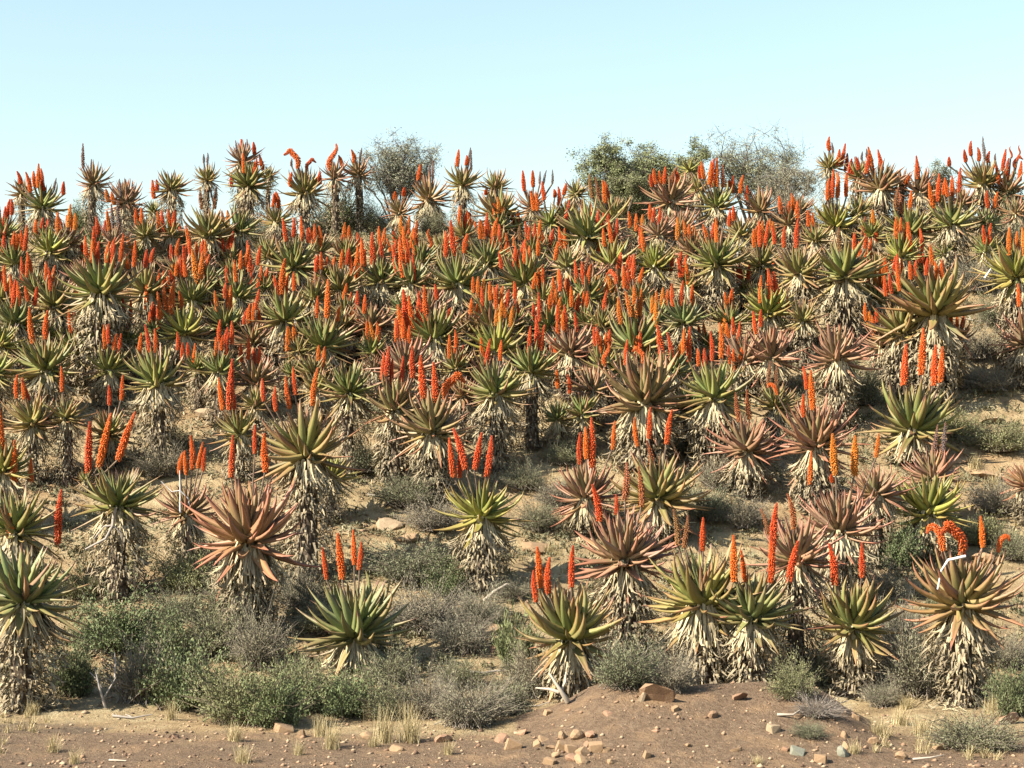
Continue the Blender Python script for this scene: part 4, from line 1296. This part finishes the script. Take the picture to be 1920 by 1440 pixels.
def pebbles():
    n = 9500
    x, y, z, r = scatter(n, 77, 20.5, 50.0, 2.3)
    a = 0.010 + 0.030 * r.rand(n) ** 3.0 + 0.02 * (r.rand(n) < 0.05)
    a = a * np.where(y > 28, 1.5, 1.0)
    dirs = np.array([(1, 0, 0), (0, 1, 0), (-1, 0, 0), (0, -1, 0), (0, 0, 1), (0, 0, -1)], float)
    rot = r.rand(n) * 6.283
    co, si = np.cos(rot), np.sin(rot)
    V = np.zeros((n, 6, 3))
    for i, d in enumerate(dirs):
        jx, jy, jz = (0.65 + 0.7 * r.rand(n)), (0.65 + 0.7 * r.rand(n)), (0.45 + 0.4 * r.rand(n))
        dx, dy = d[0] * jx * 1.2, d[1] * jy * 0.85
        V[:, i, 0] = x + a * (dx * co - dy * si); V[:, i, 1] = y + a * (dx * si + dy * co); V[:, i, 2] = z + a * (d[2] * jz + 0.2)
    tri = np.array([(0, 1, 4), (1, 2, 4), (2, 3, 4), (3, 0, 4), (1, 0, 5), (2, 1, 5), (3, 2, 5), (0, 3, 5)])
    Fc = (np.arange(n) * 6)[:, None, None] + tri[None]
    me = mesh_np('pebbles', V.reshape(-1, 3), Fc.reshape(-1, 3), M['pebble'], {'tone': np.repeat(np.clip(r.rand(n) * 1.05, 0, 1), 6)})
    tag(link('pebbles', me), 'small loose stones and gravel strewn over the soil', 'gravel', kind='stuff')


def low_scrub():
    """Ankle-high grey karoo scrub between the aloes."""
    n = 4300
    x, y, z, r = scatter(n, 78, 27.4, 53.5, 1.0)
    keep = bumps(x, y, 9, 0.9) + 0.5 * bumps(x, y, 10, 2.2) > -0.55
    x, y, z = x[keep], y[keep], z[keep]
    n = len(x)
    per = 44
    rad = 0.10 + 0.20 * r.rand(n)
    P = r.randn(n, per, 3); P /= np.linalg.norm(P, axis=2, keepdims=True)
    P[:, :, 2] = np.abs(P[:, :, 2])
    P = P * (0.5 + 0.5 * r.rand(n, per, 1)) * rad[:, None, None] * np.array([1, 1, 0.85])
    C = np.stack([x, y, z], 1)[:, None, :] + P
    D = P / (np.linalg.norm(P, axis=2, keepdims=True) + 1e-6) + r.randn(n, per, 3) * 0.5
    D /= np.linalg.norm(D, axis=2, keepdims=True)
    A = np.cross(D, r.randn(n, per, 3)); A /= np.linalg.norm(A, axis=2, keepdims=True)
    L = (0.030 + 0.045 * r.rand(n, per, 1)); W = 0.007 + 0.012 * r.rand(n, per, 1)
    V = np.stack([C - D * L, C + A * W, C + D * L, C - A * W], 2).reshape(-1, 3)
    Fc = np.arange(n * per * 4).reshape(-1, 4)
    tone = np.clip((0.15 + 0.55 * r.rand(n, 1)) + 0.35 * (r.rand(n, per) - 0.5), 0, 1)
    me = mesh_np('low_scrub', V, Fc, M['scrub'], {'tone': np.repeat(tone.ravel(), 4)})
    tag(link('low_scrub', me), 'ankle-high grey scrub covering the slope between the aloes', 'scrub', kind='stuff')


def thin_grass():
    x, y, z, r = scatter(3400, 79, 22.5, 53.0, 1.2)
    keep = (bumps(x, y, 12, 0.8) > np.where(y < 26.5, 0.55, -0.05)) & (mound_h(x, y) < 0.1)
    pts = [(a, b, c, 0.6 + 0.8 * q) for a, b, c, q in zip(x[keep], y[keep], z[keep], r.rand(len(x)))]
    V, Fc, T = blades(pts, 24, 0.15, 1.0, r)
    me = mesh_np('dry_grass', V, Fc, M['grass'], {'tone': T})
    tag(link('dry_grass', me), 'thin dry grass growing in patches over the slope', 'grass', kind='stuff')


def leaf_litter():
    """Fallen dead leaves lying round the feet of the aloes."""
    r = np.random.RandomState(91)
    V, tone = [], []
    for p in PLACED:
        if p[1] != 'aloe': continue
        n = 55
        x0, y0 = p[0].location.x, p[0].location.y
        ph = r.rand(n) * 6.283; d = 0.15 + 0.55 * r.rand(n) ** 0.8
        x = x0 + d * np.cos(ph); y = y0 + d * np.sin(ph)
        a = r.rand(n) * 6.283; L = 0.08 + 0.18 * r.rand(n); w = 0.010 + 0.012 * r.rand(n)
        dx, dy = np.cos(a), np.sin(a)
        lift = 0.03 + 0.07 * r.rand(n)
        for s, k in ((-1, 0.15), (0, 1.0), (1, 0.25)):
            cx, cy = x + dx * L * s * 0.5, y + dy * L * s * 0.5
            z = ground_z(cx, cy) + np.where(s == 0, lift, 0.012)
            V.append(np.stack([cx - dy * w * k, cy + dx * w * k, z], 1)); V.append(np.stack([cx + dy * w * k, cy - dx * w * k, z + 0.01], 1))
        tone.append(0.25 + 0.6 * r.rand(n))
    V = np.concatenate([np.stack(V[i:i + 6], 1) for i in range(0, len(V), 6)], 0)
    n = len(V)
    b0 = (np.arange(n) * 6)[:, None]
    Fc = np.concatenate([b0 + np.array([[0, 1, 3, 2]]), b0 + np.array([[2, 3, 5, 4]])], 0)
    me = mesh_np('leaf_litter', V.reshape(-1, 3), Fc, M['dry'], {'tone': np.repeat(np.concatenate(tone), 6)})
    tag(link('leaf_litter', me), 'fallen dead leaves lying round the feet of the aloes', 'litter', kind='stuff')


leaf_litter()
pebbles()
low_scrub()
thin_grass()


# ------------------------------------------------------------------ labels: look first, then the nearest nameable neighbour
def write_labels():
    marks = [(p[6], p[3], p[4], p[0]) for p in PLACED if p[6]]
    marks += [('the dirt mound', 1280, 1350, None), ('the shaded hollow', 1620, 1325, None), ('the gap of sky in the ridge', 990, 420, None)]
    todo = []
    for p in PLACED:
        if p[5]:
            tag(p[0], p[5], p[1])
        else:
            todo.append(p)
    pairs = []
    for i, (o, cat, desc, px, py, _, _) in enumerate(todo):
        for (ph, mx, my, mo) in marks:
            dx, dy = px - mx, py - my
            d = math.hypot(dx, dy)
            if d > 420 or d < 4: continue
            if abs(dx) > 1.6 * abs(dy): rel = 'just left of' if dx < 0 else 'just right of'
            elif abs(dy) > 1.6 * abs(dx): rel = 'upslope of' if dy < 0 else 'downslope of'
            else: rel = ('up and ' if dy < 0 else 'down and ') + ('left of' if dx < 0 else 'right of')
            pairs.append((d, i, rel, ph))
    pairs.sort()
    used, got = set(), {}
    for d, i, rel, ph in pairs:
        o, cat, desc = todo[i][:3]
        key = (cat, desc, rel, ph)
        if key in used: continue
        used.add(key)
        if i in got: continue
        lab = f'{desc} {rel} {ph}'
        if len(lab.split()) > 16: continue
        got[i] = lab
    for i, p in enumerate(todo):
        if i not in got:                                     # second best: its row across the photograph
            got[i] = None
    rest = sorted([i for i in got if got[i] is None], key=lambda i: todo[i][3])
    seen = {}
    for i in rest:
        o, cat, desc, px, py = todo[i][:5]
        band = 'on the skyline' if py < 400 else 'on the upper slope' if py < 560 else 'on the middle slope' if py < 800 else 'on the lower slope' if py < 1250 else 'on the front verge'
        side = 'at the far left' if px < 380 else 'left of centre' if px < 800 else 'near the centre' if px < 1120 else 'right of centre' if px < 1540 else 'at the far right'
        lab = f'{desc} {band}, {side}'
        seen[lab] = seen.get(lab, 0) + 1
        if seen[lab] > 1: lab = f'{desc} {band}, {side}, {["", "", "second", "third", "fourth", "fifth", "sixth"][min(seen[lab], 6)]} from its left'
        got[i] = lab
    for i, p in enumerate(todo):
        tag(p[0], got[i], p[1])


write_labels()
